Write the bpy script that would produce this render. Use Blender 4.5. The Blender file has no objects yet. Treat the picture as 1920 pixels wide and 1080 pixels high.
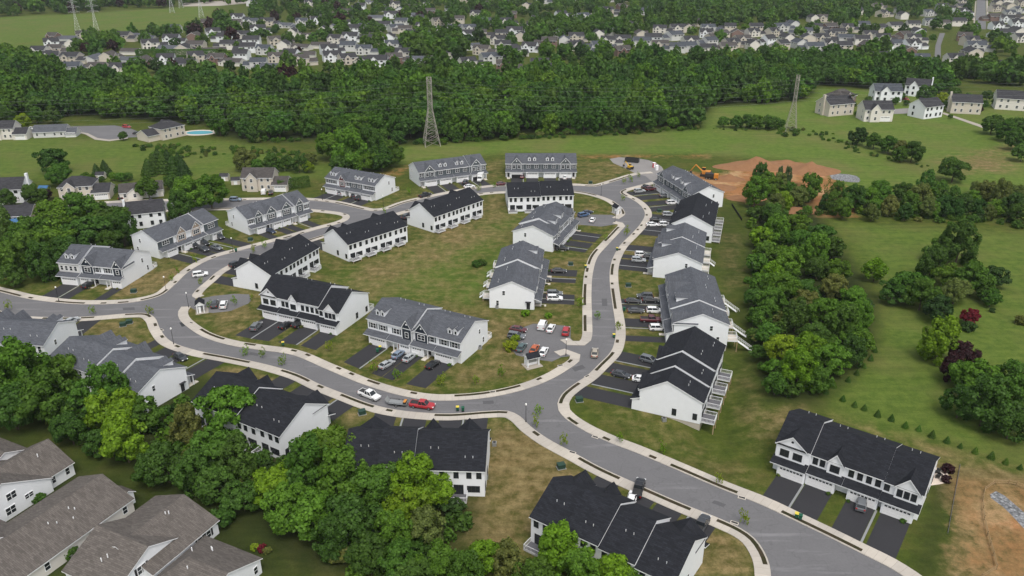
import bpy, math, random
import numpy as np
from mathutils import Vector
from mathutils.geometry import tessellate_polygon
R = math.radians
random.seed(7)
rng = np.random.default_rng(11)
scn = bpy.context.scene
COL = scn.collection
# ------------------------------------------------------------------ camera and photo-to-ground helper
FPX, PITCH, CAMH = 1500.0, R(24.3), 100.0
CP, SP = math.cos(PITCH), math.sin(PITCH)
def P(x, y, z=0.0):
    u = (x - 960) / FPX; v = (y - 540) / FPX
    t = (z - CAMH) / (-SP - v * CP)
    return (u * t, (CP - v * SP) * t)
def Zc(X, Y, z=0.0):
    return Y * CP + (CAMH - z) * SP
def pts(l, z=0.0): return [P(x, y, z) for x, y in l]
def px_of(X, Y, z=0.0):
    d = Zc(X, Y, z)
    return (960 + FPX * X / d, 540 + FPX * ((CAMH - z) * CP - Y * SP) / d)
cam = bpy.data.cameras.new('camera'); camo = bpy.data.objects.new('camera', cam); COL.objects.link(camo)
cam.sensor_width = 36; cam.lens = FPX / 1920 * 36; cam.clip_end = 6000; cam.clip_start = 1
camo.location = (0, 0, CAMH); camo.rotation_euler = (math.pi / 2 - PITCH, 0, 0)
scn.camera = camo
# ------------------------------------------------------------------ materials
M = {}
def nmat(name, rough=0.8, spec=0.3):
    m = bpy.data.materials.new(name); m.use_nodes = True
    nt = m.node_tree; b = nt.nodes['Principled BSDF']
    b.inputs['Roughness'].default_value = rough
    b.inputs['Specular IOR Level'].default_value = spec
    M[name] = m
    return m, nt, b
def N(nt, t, **k):
    n = nt.nodes.new(t)
    for a, v in k.items():
        if a in n.inputs: n.inputs[a].default_value = v
        else: setattr(n, a, v)
    return n
def noise(nt, scale, detail=4, rough=.6, vec=None):
    n = N(nt, 'ShaderNodeTexNoise'); n.inputs['Scale'].default_value = scale
    n.inputs['Detail'].default_value = detail; n.inputs['Roughness'].default_value = rough
    if vec is not None: nt.links.new(vec, n.inputs['Vector'])
    return n.outputs['Fac']
def ramp(nt, fac, a, b, ca, cb):
    r = N(nt, 'ShaderNodeValToRGB'); e = r.color_ramp.elements
    e[0].position = a; e[1].position = b; e[0].color = (*ca, 1); e[1].color = (*cb, 1)
    nt.links.new(fac, r.inputs['Fac']); return r.outputs['Color']
def mix(nt, fac, a, b, mode='MIX'):
    m = N(nt, 'ShaderNodeMix', data_type='RGBA', blend_type=mode)
    for s, v in ((0, fac), (6, a), (7, b)):
        if hasattr(v, 'links'): nt.links.new(v, m.inputs[s])
        elif s == 0: m.inputs[0].default_value = v
        else: m.inputs[s].default_value = (*v, 1)
    return m.outputs[2]
def math_(nt, op, a, b=None, c=None, clamp=False):
    m = N(nt, 'ShaderNodeMath', operation=op, use_clamp=clamp)
    for i, v in enumerate((a, b, c)):
        if v is None: continue
        if hasattr(v, 'links'): nt.links.new(v, m.inputs[i])
        else: m.inputs[i].default_value = v
    return m.outputs[0]
def objcoord(nt): return N(nt, 'ShaderNodeTexCoord').outputs['Object']
def geopos(nt): return N(nt, 'ShaderNodeNewGeometry').outputs['Position']
def bump(nt, b, h, strength=.3, dist=.05):
    n = N(nt, 'ShaderNodeBump'); n.inputs['Strength'].default_value = strength; n.inputs['Distance'].default_value = dist
    nt.links.new(h, n.inputs['Height']); nt.links.new(n.outputs['Normal'], b.inputs['Normal'])
def plain(name, col, rough=.7, spec=.3, metal=0.0, var=.12, scale=1.5):
    m, nt, b = nmat(name, rough, spec); b.inputs['Metallic'].default_value = metal
    c = mix(nt, noise(nt, scale, 5, .65, objcoord(nt)), tuple(x * (1 - var) for x in col), tuple(min(1, x * (1 + var)) for x in col))
    nt.links.new(c, b.inputs['Base Color']); return m
def siding(name, col):
    m, nt, b = nmat(name, .55, .35)
    o = objcoord(nt); s = N(nt, 'ShaderNodeSeparateXYZ'); nt.links.new(o, s.inputs[0])
    saw = math_(nt, 'FRACT', math_(nt, 'MULTIPLY', s.outputs['Z'], 5.2))
    c = mix(nt, noise(nt, .7, 5, .65, o), tuple(x * .93 for x in col), tuple(min(1, x * 1.04) for x in col))
    c = mix(nt, math_(nt, 'MULTIPLY', math_(nt, 'LESS_THAN', saw, .12), .10), c, tuple(x * .55 for x in col))
    nt.links.new(c, b.inputs['Base Color']); bump(nt, b, saw, .25, .02)
def shingle(name, col, var=.25):
    m, nt, b = nmat(name, .9, .15)
    o = objcoord(nt)
    br = N(nt, 'ShaderNodeTexBrick'); br.inputs['Scale'].default_value = 1.0
    br.inputs['Brick Width'].default_value = .9; br.inputs['Row Height'].default_value = .28; br.inputs['Mortar Size'].default_value = .02
    br.inputs['Color1'].default_value = (*[x * (1 - var) for x in col], 1); br.inputs['Color2'].default_value = (*[x * (1 + var) for x in col], 1)
    br.inputs['Mortar'].default_value = (*[x * .6 for x in col], 1)
    mp = N(nt, 'ShaderNodeMapping'); nt.links.new(o, mp.inputs[0]); nt.links.new(mp.outputs[0], br.inputs[0])
    big = mix(nt, noise(nt, .35, 5, .7, o), (.75, .75, .75), (1.25, 1.25, 1.25))
    c = mix(nt, 1.0, br.outputs['Color'], big, 'MULTIPLY')
    fine = mix(nt, noise(nt, 3.0, 4, .75, o), (.65, .65, .66), (1.35, 1.35, 1.33))
    nt.links.new(mix(nt, 1.0, c, fine, 'MULTIPLY'), b.inputs['Base Color'])
    bump(nt, b, br.outputs['Fac'], .3, .02)
siding('white_siding', (.79, .808, .83)); siding('cream_siding', (.68, .65, .60)); siding('beige_siding', (.56, .51, .44)); siding('pale_grey_siding', (.58, .58, .57))
siding('slate_siding', (.075, .09, .10)); siding('navy_siding', (.018, .026, .038)); siding('tan_siding', (.34, .27, .21)); siding('red_siding', (.11, .035, .035)); siding('brick_face', (.20, .13, .11))
shingle('black_shingles', (.0175, .019, .024)); shingle('grey_shingles', (.085, .091, .105), .16); shingle('tan_shingles', (.110, .098, .089), .2)
shingle('brown_shingles', (.068, .062, .060)); shingle('charcoal_shingles', (.042, .042, .047)); shingle('slate_shingles', (.06, .067, .08))
plain('white_trim', (.80, .81, .82), .5); plain('black_trim', (.02, .02, .022), .5); plain('foundation_concrete', (.42, .38, .32), .9)
plain('garage_white', (.78, .78, .78), .5); plain('deck_board', (.11, .11, .12), .8); plain('deck_wood', (.36, .26, .16), .8); plain('dark_door', (.03, .03, .035), .4)
plain('red_door', (.16, .02, .02), .4); plain('step_concrete', (.52, .48, .42), .9); plain('metal_grey', (.30, .31, .31), .5, .4, .4); plain('lattice_steel', (.33, .31, .27), .6, .3, .2)
plain('far_steel', (.55, .56, .56), .6); plain('black_metal', (.015, .015, .016), .5); plain('lamp_globe', (.85, .85, .82), .3); plain('tyre', (.015, .015, .015), .9)
plain('rim', (.35, .36, .37), .35, .5, .7); plain('bin_green', (.012, .09, .05), .5); plain('bin_yellow', (.62, .50, .06), .5); plain('utility_green', (.02, .05, .035), .6)
plain('machine_orange', (.50, .20, .03), .5); plain('machine_yellow', (.60, .36, .03), .5); plain('machine_black', (.03, .03, .03), .6); plain('wood_rail', (.26, .18, .09), .85)
plain('stone_paver', (.55, .47, .40), .9, var=.25, scale=3); plain('bark', (.09, .07, .05), .95, var=.3); plain('pool_water', (.13, .40, .48), .15, .5, var=.05); plain('red_paint', (.50, .02, .03), .4)
plain('tail_red', (.30, .01, .01), .3); plain('lens', (.75, .77, .78), .15, .6); plain('silt_black', (.008, .008, .008), .8); plain('tarp_blue', (.04, .12, .24), .6); plain('solar_blue', (.015, .03, .09), .2, .6)
def glassmat(name, col):
    m, nt, b = nmat(name, .12, .5); b.inputs['Base Color'].default_value = (*col, 1)
glassmat('window_glass', (.022, .026, .03)); glassmat('car_glass', (.02, .024, .028))
def paint(name, col, rough=.28, metal=.0):
    m, nt, b = nmat(name, rough, .5); b.inputs['Metallic'].default_value = metal
    b.inputs['Coat Weight'].default_value = .5; b.inputs['Coat Roughness'].default_value = .08
    c = mix(nt, noise(nt, 2.0, 4, .6, objcoord(nt)), tuple(x * .9 for x in col), tuple(min(1, x * 1.08) for x in col)); nt.links.new(c, b.inputs['Base Color'])
for n_, c_ in dict(white=(.72, .73, .73), black=(.012, .012, .014), silver=(.34, .36, .37), grey=(.12, .13, .14), dark=(.04, .043, .048), red=(.36, .018, .025), maroon=(.09, .012, .018),
                   blue=(.05, .10, .20), teal=(.06, .10, .10), orange=(.42, .09, .02), beige=(.34, .30, .24), steel=(.17, .22, .29), navy=(.02, .03, .06)).items(): paint('paint_' + n_, c_)
# asphalt
def asphalt(name, lo, hi, streak=True):
    m, nt, b = nmat(name, .85, .25); p = geopos(nt)
    c = mix(nt, noise(nt, .09, 6, .62, p), lo, hi)
    f = mix(nt, noise(nt, 2.2, 5, .7, p), (.8, .8, .8), (1.2, 1.2, 1.2)); c = mix(nt, 1, c, f, 'MULTIPLY')
    if streak:
        mp = N(nt, 'ShaderNodeMapping'); nt.links.new(p, mp.inputs[0]); mp.inputs['Rotation'].default_value = (0, 0, .55); mp.inputs['Scale'].default_value = (.05, .45, 1)
        s = noise(nt, 1.0, 5, .6, mp.outputs[0]); c = mix(nt, ramp(nt, s, .56, .74, (0, 0, 0), (.6, .6, .6)), c, tuple(x * 1.65 for x in hi))
        v = N(nt, 'ShaderNodeTexVoronoi', feature='DISTANCE_TO_EDGE'); v.inputs['Scale'].default_value = .11
        w = N(nt, 'ShaderNodeVectorMath', operation='ADD'); nz = N(nt, 'ShaderNodeTexNoise'); nz.inputs['Scale'].default_value = .3; nt.links.new(p, nz.inputs['Vector'])
        sc = N(nt, 'ShaderNodeVectorMath', operation='SCALE'); sc.inputs['Scale'].default_value = 6; nt.links.new(nz.outputs['Color'], sc.inputs[0])
        nt.links.new(p, w.inputs[0]); nt.links.new(sc.outputs[0], w.inputs[1]); nt.links.new(w.outputs[0], v.inputs['Vector'])
        c = mix(nt, math_(nt, 'MULTIPLY', math_(nt, 'LESS_THAN', v.outputs['Distance'], .010), .16), c, tuple(x * .45 for x in lo))
    nt.links.new(c, b.inputs['Base Color']); bump(nt, b, noise(nt, 9, 3, .7, p), .15, .02)
asphalt('road_asphalt', (.108, .107, .111), (.150, .148, .152)); asphalt('drive_asphalt', (.022, .022, .025), (.036, .036, .040), False); asphalt('gravel', (.16, .15, .145), (.27, .26, .25), False)
m, nt, b = nmat('rock_gravel', .9, .2); p = geopos(nt); v = N(nt, 'ShaderNodeTexVoronoi'); v.inputs['Scale'].default_value = 2.2; nt.links.new(p, v.inputs['Vector']); sv = N(nt, 'ShaderNodeSeparateColor'); nt.links.new(v.outputs['Color'], sv.inputs[0])
nt.links.new(mix(nt, 1, mix(nt, sv.outputs['Red'], (.12, .125, .13), (.29, .30, .31)), mix(nt, v.outputs['Distance'], (1.25, 1.25, 1.25), (.45, .45, .45)), 'MULTIPLY'), b.inputs['Base Color'])
asphalt('patch_soft', (.075, .075, .078), (.10, .10, .104), False); asphalt('patch_asphalt', (.028, .030, .032), (.036, .038, .040), False)
m, nt, b = nmat('pavement_concrete', .9, .2); p = geopos(nt)
uv = N(nt, 'ShaderNodeUVMap'); s = N(nt, 'ShaderNodeSeparateXYZ'); nt.links.new(uv.outputs[0], s.inputs[0])
fr = math_(nt, 'FRACT', math_(nt, 'MULTIPLY', s.outputs['X'], 1 / 1.52))
slab = N(nt, 'ShaderNodeTexWhiteNoise', noise_dimensions='1D'); nt.links.new(math_(nt, 'FLOOR', math_(nt, 'MULTIPLY', s.outputs['X'], 1 / 4.56)), slab.inputs['W'])
c = mix(nt, noise(nt, .6, 6, .7, p), (.36, .33, .285), (.49, .455, .405))
c = mix(nt, 1, c, mix(nt, slab.outputs['Value'], (.86, .86, .87), (1.08, 1.07, 1.05)), 'MULTIPLY')
c = mix(nt, math_(nt, 'MULTIPLY', math_(nt, 'LESS_THAN', fr, .045), .4), c, (.18, .16, .14))
nt.links.new(c, b.inputs['Base Color'])
m, nt, b = nmat('planting_soil', .95, .1); p = geopos(nt)
nt.links.new(ramp(nt, noise(nt, .5, 5, .7, p), .42, .6, (.030, .030, .013), (.050, .038, .024)), b.inputs['Base Color'])
# ground cover
m, nt, b = nmat('ground_cover', .95, .1); p = geopos(nt)
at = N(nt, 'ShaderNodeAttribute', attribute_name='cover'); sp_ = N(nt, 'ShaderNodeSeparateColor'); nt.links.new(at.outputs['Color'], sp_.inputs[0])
n1 = noise(nt, .035, 6, .62, p); n2 = noise(nt, .35, 5, .7, p); n3 = noise(nt, 3.0, 4, .75, p); n4 = noise(nt, .11, 5, .65, p)
lawn = mix(nt, ramp(nt, n2, .35, .65, (0, 0, 0), (1, 1, 1)), (.038, .058, .008), (.071, .090, .0148)); lawn = mix(nt, ramp(nt, n4, .48, .68, (0, 0, 0), (.5, .5, .5)), lawn, (.098, .082, .026))
meadow = mix(nt, ramp(nt, n2, .35, .65, (0, 0, 0), (1, 1, 1)), (.064, .110, .0165), (.108, .154, .028)); meadow = mix(nt, ramp(nt, n1, .45, .7, (0, 0, 0), (.7, .7, .7)), meadow, (.135, .125, .046))
drym = mix(nt, ramp(nt, n2, .36, .66, (0, 0, 0), (1, 1, 1)), (.10, .075, .027), (.205, .16, .075))
soil = mix(nt, n2, (.20, .085, .035), (.33, .165, .07)); soil = mix(nt, ramp(nt, noise(nt, .08, 6, .6, p), .5, .62, (0, 0, 0), (1, 1, 1)), soil, (.36, .23, .12))
def thr(ch, amt=1.3):
    w = math_(nt, 'MULTIPLY', math_(nt, 'SUBTRACT', math_(nt, 'ADD', math_(nt, 'MULTIPLY', n2, .45), math_(nt, 'ADD', math_(nt, 'MULTIPLY', n1, .3), math_(nt, 'MULTIPLY', n4, .25))), .5), amt * 3.2)
    w = math_(nt, 'MULTIPLY', w, math_(nt, 'MULTIPLY', ch, 3.0, clamp=True))
    return math_(nt, 'ADD', math_(nt, 'SUBTRACT', math_(nt, 'MULTIPLY', ch, 1.25), .12), w, clamp=True)
c = mix(nt, sp_.outputs['Blue'], lawn, meadow)
c = mix(nt, thr(sp_.outputs['Red'], 1.6), c, drym)
c = mix(nt, thr(sp_.outputs['Green'], 1.6), c, soil)
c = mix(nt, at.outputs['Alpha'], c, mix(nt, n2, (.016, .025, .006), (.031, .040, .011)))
mpw = N(nt, 'ShaderNodeMapping'); mpw.inputs['Rotation'].default_value = (0, 0, R(-35)); mpw.inputs['Scale'].default_value = (.04, .55, 1); nt.links.new(p, mpw.inputs[0])
c = mix(nt, 1, c, mix(nt, ramp(nt, noise(nt, 1.0, 3, .6, mpw.outputs[0]), .35, .65, (0, 0, 0), (1, 1, 1)), (.88, .91, .86), (1.12, 1.09, 1.1)), 'MULTIPLY')
c = mix(nt, 1, c, mix(nt, n3, (.55, .55, .55), (1.45, 1.45, 1.45)), 'MULTIPLY')
nt.links.new(c, b.inputs['Base Color']); bump(nt, b, n3, .7, .15)
def leafmat(name, src):
    m = bpy.data.materials.new(name); m.use_nodes = True; M[name] = m; nt = m.node_tree; nt.nodes.remove(nt.nodes['Principled BSDF'])
    out = nt.nodes['Material Output']
    g = N(nt, 'ShaderNodeNewGeometry')
    if src == 'object': base = N(nt, 'ShaderNodeObjectInfo').outputs['Color']
    else: base = N(nt, 'ShaderNodeAttribute', attribute_name='tint').outputs['Color']
    v = mix(nt, g.outputs['Random Per Island'], (.64, .68, .64), (1.34, 1.28, 1.3)); c = mix(nt, 1, base, v, 'MULTIPLY')
    c = mix(nt, 1, c, mix(nt, noise(nt, .3, 3, .6, g.outputs['Position']), (.66, .7, .68), (1.34, 1.28, 1.2)), 'MULTIPLY')
    d = N(nt, 'ShaderNodeBsdfDiffuse'); t = N(nt, 'ShaderNodeBsdfTranslucent'); gl = N(nt, 'ShaderNodeBsdfGlossy'); gl.inputs['Roughness'].default_value = .45
    nt.links.new(c, d.inputs[0]); nt.links.new(mix(nt, 1, c, (1.25, 1.3, .6), 'MULTIPLY'), t.inputs[0]); gl.inputs[0].default_value = (.5, .5, .5, 1)
    a = N(nt, 'ShaderNodeMixShader'); a.inputs[0].default_value = .3; nt.links.new(d.outputs[0], a.inputs[1]); nt.links.new(t.outputs[0], a.inputs[2])
    e = N(nt, 'ShaderNodeMixShader'); e.inputs[0].default_value = .012; nt.links.new(a.outputs[0], e.inputs[1]); nt.links.new(gl.outputs[0], e.inputs[2])
    nt.links.new(e.outputs[0], out.inputs['Surface'])
leafmat('leaves', 'object'); leafmat('leaves_mass', 'attr')
# ------------------------------------------------------------------ mesh helpers
class MB:
    def __init__(s): s.v = []; s.f = []; s.m = []; s.mats = []
    def mi(s, m):
        if m not in s.mats: s.mats.append(m)
        return s.mats.index(m)
    def poly(s, ps, m):
        k = len(s.v); s.v += [tuple(p) for p in ps]; s.f.append(tuple(range(k, k + len(ps)))); s.m.append(s.mi(m))
    def box(s, x0, x1, y0, y1, z0, z1, m, top=None):
        k = len(s.v); s.v += [(x, y, z) for z in (z0, z1) for x, y in ((x0, y0), (x1, y0), (x1, y1), (x0, y1))]
        for q, mm in (((3, 2, 1, 0), m), ((4, 5, 6, 7), top or m), ((0, 1, 5, 4), m), ((1, 2, 6, 5), m), ((2, 3, 7, 6), m), ((3, 0, 4, 7), m)):
            s.f.append(tuple(k + i for i in q)); s.m.append(s.mi(mm))
        return s
    def prism(s, prof, a0, a1, side, cap, axis='x'):
        """closed profile extruded along x (profile y,z) or along y (profile x,z); side = material or list per edge"""
        n = len(prof); k = len(s.v)
        for a in (a0, a1):
            for p in prof: s.v.append((a, p[0], p[1]) if axis == 'x' else (p[0], a, p[1]))
        for i in range(n):
            j = (i + 1) % n; s.f.append((k + i, k + j, k + n + j, k + n + i)); s.m.append(s.mi(side[i] if isinstance(side, (list, tuple)) else side))
        s.f.append(tuple(k + i for i in range(n - 1, -1, -1))); s.m.append(s.mi(cap)); s.f.append(tuple(k + n + i for i in range(n))); s.m.append(s.mi(cap))
        return s
    def tube(s, p0, p1, r0, r1, n, m):
        p0 = Vector(p0); p1 = Vector(p1); d = (p1 - p0).normalized(); u = d.orthogonal().normalized(); w = d.cross(u); k = len(s.v)
        for p, r in ((p0, r0), (p1, r1)):
            for i in range(n):
                a = 2 * math.pi * i / n; s.v.append(tuple(p + u * (r * math.cos(a)) + w * (r * math.sin(a))))
        for i in range(n):
            j = (i + 1) % n; s.f.append((k + i, k + j, k + n + j, k + n + i)); s.m.append(s.mi(m))
        s.f.append(tuple(k + i for i in range(n - 1, -1, -1))); s.m.append(s.mi(m)); s.f.append(tuple(k + n + i for i in range(n))); s.m.append(s.mi(m))
        return s
    def loft(s, rings, m, cap=True):
        k = len(s.v); n = len(rings[0])
        for r in rings: s.v += [tuple(p) for p in r]
        for a in range(len(rings) - 1):
            for i in range(n):
                j = (i + 1) % n; s.f.append((k + a * n + i, k + a * n + j, k + (a + 1) * n + j, k + (a + 1) * n + i)); s.m.append(s.mi(m))
        if cap:
            s.f.append(tuple(k + i for i in range(n - 1, -1, -1))); s.m.append(s.mi(m))
            e = k + (len(rings) - 1) * n; s.f.append(tuple(e + i for i in range(n))); s.m.append(s.mi(m))
        return s
    def mesh(s, name, smooth=False):
        me = bpy.data.meshes.new(name); me.from_pydata(s.v, [], s.f)
        for mm in s.mats: me.materials.append(M[mm])
        me.polygons.foreach_set('material_index', s.m)
        if smooth: me.polygons.foreach_set('use_smooth', [True] * len(s.f))
        me.update(); fixn(me); return me
    def build(s, name, parent=None, smooth=False, loc=None, rz=0):
        return link(name, s.mesh(name, smooth), parent, loc, rz)
import bmesh
def fixn(me):
    if len(me.polygons) > 60000: return
    bm = bmesh.new(); bm.from_mesh(me); bmesh.ops.recalc_face_normals(bm, faces=bm.faces); bm.to_mesh(me); bm.free()
def link(name, me, parent=None, loc=None, rz=0, scale=None):
    o = bpy.data.objects.new(name, me); COL.objects.link(o)
    if parent: o.parent = parent
    if loc is not None: o.location = loc
    if rz: o.rotation_euler = (0, 0, rz)
    if scale: o.scale = scale
    return o
def tag(o, label, cat, group=None):
    o['label'] = label; o['category'] = cat
    if group: o['group'] = group
    return o
def thing(name, label, cat, loc=(0, 0, 0), rz=0, group=None, scale=None):
    o = link(name, None, None, loc, rz, scale); o.empty_display_size = .5
    return tag(o, label, cat, group)
def structure(name, me):
    o = link(name, me); o['kind'] = 'structure'; return o
def children_map():
    d = {}
    for o in COL.objects:
        if o.parent: d.setdefault(o.parent.name, []).append(o)
    return d
def dup(proto, loc, rz, label, group=None, scale=None, kids=None):
    def rec(o, par):
        c = o.copy(); COL.objects.link(c)
        if par: c.parent = par
        for k in kids.get(o.name, []): rec(k, c)
        return c
    r = rec(proto, None); r.location = loc; r.rotation_euler = (0, 0, rz); r['label'] = label
    if group: r['group'] = group
    elif 'group' in r: del r['group']
    if scale: r.scale = scale
    return r
# ------------------------------------------------------------------ road layout (photo coordinates of kerb lines)
def smooth(pl, step=1.5):
    out = []; n = len(pl)
    for i in range(n - 1):
        p0 = np.array(pl[max(i - 1, 0)]); p1 = np.array(pl[i]); p2 = np.array(pl[i + 1]); p3 = np.array(pl[min(i + 2, n - 1)])
        d = np.linalg.norm(p2 - p1); k = max(1, int(d / step))
        a = .5
        t0 = 0; t1 = t0 + max(np.linalg.norm(p1 - p0), 1e-3) ** a; t2 = t1 + max(d, 1e-3) ** a; t3 = t2 + max(np.linalg.norm(p3 - p2), 1e-3) ** a
        for j in range(k):
            t = t1 + (t2 - t1) * j / k
            if i == 0: A1 = p1
            else: A1 = (t1 - t) / (t1 - t0) * p0 + (t - t0) / (t1 - t0) * p1
            A2 = (t2 - t) / (t2 - t1) * p1 + (t - t1) / (t2 - t1) * p2
            A3 = p2 if i == n - 2 else (t3 - t) / (t3 - t2) * p2 + (t - t2) / (t3 - t2) * p3
            B1 = A2 if i == 0 else (t2 - t) / (t2 - t0) * A1 + (t - t0) / (t2 - t0) * A2
            B2 = A2 if i == n - 2 else (t3 - t) / (t3 - t1) * A2 + (t - t1) / (t3 - t1) * A3
            q = (t2 - t) / (t2 - t1) * B1 + (t - t1) / (t2 - t1) * B2
            out.append((float(q[0]), float(q[1])))
    out.append(tuple(map(float, pl[-1]))); return out
KERB = {
 'upper': [(-60, 535), (0, 548), (50, 560), (110, 568), (167, 571), (250, 567), (300, 555), (327, 535), (350, 513), (377, 495), (407, 482), (450, 470), (533, 448), (600, 429), (640, 418), (654, 411), (655, 404), (640, 399), (610, 395), (575, 392), (480, 390), (380, 391), (250, 397), (120, 405)],
 'north': [(110, 387), (250, 379), (430, 376), (483, 375), (567, 375), (627, 381), (680, 393), (700, 396), (725, 393), (760, 381), (827, 366), (880, 356), (947, 349), (1073, 348), (1115, 350), (1130, 347), (1160, 338), (1195, 328), (1225, 325)],
 'inner': [(367, 560), (360, 556), (368, 544), (390, 525), (407, 510), (437, 494), (500, 474), (580, 449), (660, 424), (745, 399), (820, 379), (897, 363), (947, 359), (1077, 358), (1120, 366), (1147, 376), (1167, 391), (1172, 402), (1160, 411)],
 'mid': [(1148, 419), (1158, 421), (1150, 432), (1128, 455), (1106, 480), (1096, 510), (1092, 550), (1092, 600), (1091, 630), (1086, 640), (1074, 640), (1067, 634)],
 'south': [(1050, 668), (1062, 664), (1069, 667), (1067, 674), (1053, 684), (1020, 703), (973, 721), (907, 735), (840, 740), (807, 739), (760, 731), (693, 711), (627, 684), (560, 657), (493, 647), (443, 639), (400, 626), (371, 609), (355, 594), (353, 583), (358, 575)],
 'lower': [(-60, 571), (0, 583), (33, 591), (83, 595), (167, 594), (245, 588), (276, 588), (291, 597), (300, 616), (320, 640), (367, 657), (433, 670), (500, 684), (560, 702), (600, 721), (643, 738), (693, 757), (727, 766), (777, 773), (843, 776), (917, 771), (953, 771), (975, 781), (995, 800), (1027, 823), (1077, 850), (1127, 877), (1193, 907), (1280, 945), (1347, 972), (1390, 992), (1415, 1010), (1433, 1035), (1443, 1060), (1446, 1085), (1450, 1130)],
 'east': [(1223, 341), (1193, 349), (1168, 356), (1162, 361), (1170, 367), (1187, 375), (1203, 388), (1209, 402), (1200, 421), (1183, 440), (1163, 460), (1150, 482), (1144, 502), (1143, 527), (1148, 570), (1154, 613), (1153, 637), (1145, 660), (1123, 683), (1100, 705), (1073, 723), (1053, 740), (1045, 757), (1047, 770), (1060, 785), (1090, 805), (1140, 829), (1190, 848), (1280, 886), (1347, 915), (1430, 948), (1493, 978), (1553, 1007), (1613, 1037), (1663, 1062), (1700, 1085), (1760, 1130)],
}
KW = {k: smooth(pts(v)) for k, v in KERB.items()}
SIDE = {'upper': 1, 'north': 1, 'inner': -1, 'mid': 1, 'south': 1, 'lower': -1, 'east': 1}
def offset(pl, d):
    out = []
    for i in range(len(pl)):
        a = np.array(pl[max(i - 1, 0)]); b_ = np.array(pl[min(i + 1, len(pl) - 1)]); t = b_ - a; t /= (np.linalg.norm(t) + 1e-9)
        out.append((pl[i][0] - t[1] * d, pl[i][1] + t[0] * d))
    return out
def clean_offset(pl, d):
    """offset polyline, dropping points that fold back closer than |d| to the source line"""
    o = offset(pl, d); src = np.array(pl); res = []; last = None
    for q in o:
        dm = np.sqrt(((src - np.array(q)) ** 2).sum(1)).min()
        if dm < abs(d) * .93 and last is not None: res.append(last)
        else: res.append(q); last = q
    return res
WALK = 2.7
def build_pavement(k):
    pl = KW[k]; sg = SIDE[k]; prof = [(0, .0), (0.02, .14), (.17, .14), (.171, .125), (WALK, .125), (WALK, -.05)]
    lines = [clean_offset(pl, sg * d) if d > .2 else offset(pl, sg * d) for d, _ in prof]
    v = []; f = []; uvs = []; dist = 0
    for i in range(len(pl)):
        if i: dist += math.dist(pl[i], pl[i - 1])
        for j, (d, z) in enumerate(prof): v.append((lines[j][i][0], lines[j][i][1], z)); uvs.append((dist, d))
    n = len(prof)
    for i in range(len(pl) - 1):
        for j in range(n - 1): f.append((i * n + j, i * n + j + 1, (i + 1) * n + j + 1, (i + 1) * n + j))
    f.append(tuple(range(n))); f.append(tuple((len(pl) - 1) * n + i for i in range(n)))
    me = bpy.data.meshes.new('pavement'); me.from_pydata(v, [], f); me.materials.append(M['pavement_concrete'])
    ul = me.uv_layers.new(name='UVMap'); li = np.zeros(len(me.loops), dtype=np.int32); me.loops.foreach_get('vertex_index', li)
    ul.data.foreach_set('uv', np.array(uvs, dtype=np.float32)[li].ravel()); fixn(me)
    structure('pavement', me)
    # planting beds set into the verge
    a, b_ = offset(pl, sg * .32), offset(pl, sg * 1.12); bed = MB(); i = 3; rr = random.Random(k)
    while i < len(pl) - 10:
        ln = rr.choice([1, 1, 1, 1, 2, 6, 9]); ok = True
        t1 = np.array(pl[i + 1]) - np.array(pl[i]); 
        for j in range(i, min(i + ln, len(pl) - 2)):
            bed.poly([(*a[j], .137), (*a[j + 1], .137), (*b_[j + 1], .137), (*b_[j], .137)], 'planting_soil')
        i += ln + rr.randint(2, 6)
    structure('verge_bed', bed.mesh('verge_bed'))
for k in KW: build_pavement(k)
def flat(name, rings, mat, z):
    vs = [[Vector((x, y, 0)) for x, y in r] for r in rings]; allv = [(p.x, p.y, z) for r in vs for p in r]
    tri = tessellate_polygon(vs); me = bpy.data.meshes.new(name); me.from_pydata(allv, [], [tuple(t) for t in tri]); me.materials.append(M[mat]); fixn(me)
    bm = bmesh.new(); bm.from_mesh(me)
    for f in bm.faces:
        if f.normal.z < 0: f.normal_flip()
    bm.to_mesh(me); bm.free(); return me
outer = KW['upper'] + KW['north'] + KW['east'] + [P(1760, 1140)] + [P(1450, 1140)] + KW['lower'][::-1]
hole = KW['inner'] + KW['mid'] + KW['south']
structure('road', flat('road', [outer, hole], 'road_asphalt', .02))
structure('parking_lot', flat('parking_lot', [pts([(366, 562), (400, 555), (440, 551), (467, 552), (473, 560), (466, 569), (433, 583), (400, 587), (372, 584), (356, 576)])], 'road_asphalt', .026))
structure('parking_lot', flat('parking_lot', [pts([(958, 633), (972, 617), (1000, 607), (1030, 608), (1070, 612), (1070, 634), (1075, 640), (1068, 668), (1052, 670), (1035, 678), (1003, 674), (968, 666), (955, 650)])], 'road_asphalt', .026))
structure('parking_lot', flat('parking_lot', [pts([(1079, 408), (1093, 402), (1147, 403), (1163, 409), (1158, 420), (1127, 425), (1083, 421)])], 'road_asphalt', .026))
structure('road', flat('road', [pts([(30, 248), (90, 244), (135, 237), (215, 235), (245, 241), (268, 250), (262, 257), (240, 258), (205, 262), (180, 259), (160, 250), (120, 247)])], 'road_asphalt', .03))
structure('pavement', flat('pavement', [pts([(142, 246), (165, 250), (183, 259), (205, 262), (240, 258), (240, 260), (205, 265), (178, 262), (160, 252), (142, 248)])], 'pavement_concrete', .06))
structure('road', flat('road', [pts([(1752, 108), (1754, 85), (1762, 62), (1772, 62), (1764, 85), (1764, 108)])], 'road_asphalt', .05))
structure('road', flat('road', [pts([(1828, 55), (1832, 0), (1848, 0), (1849, 55)])], 'road_asphalt', .05))
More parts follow.
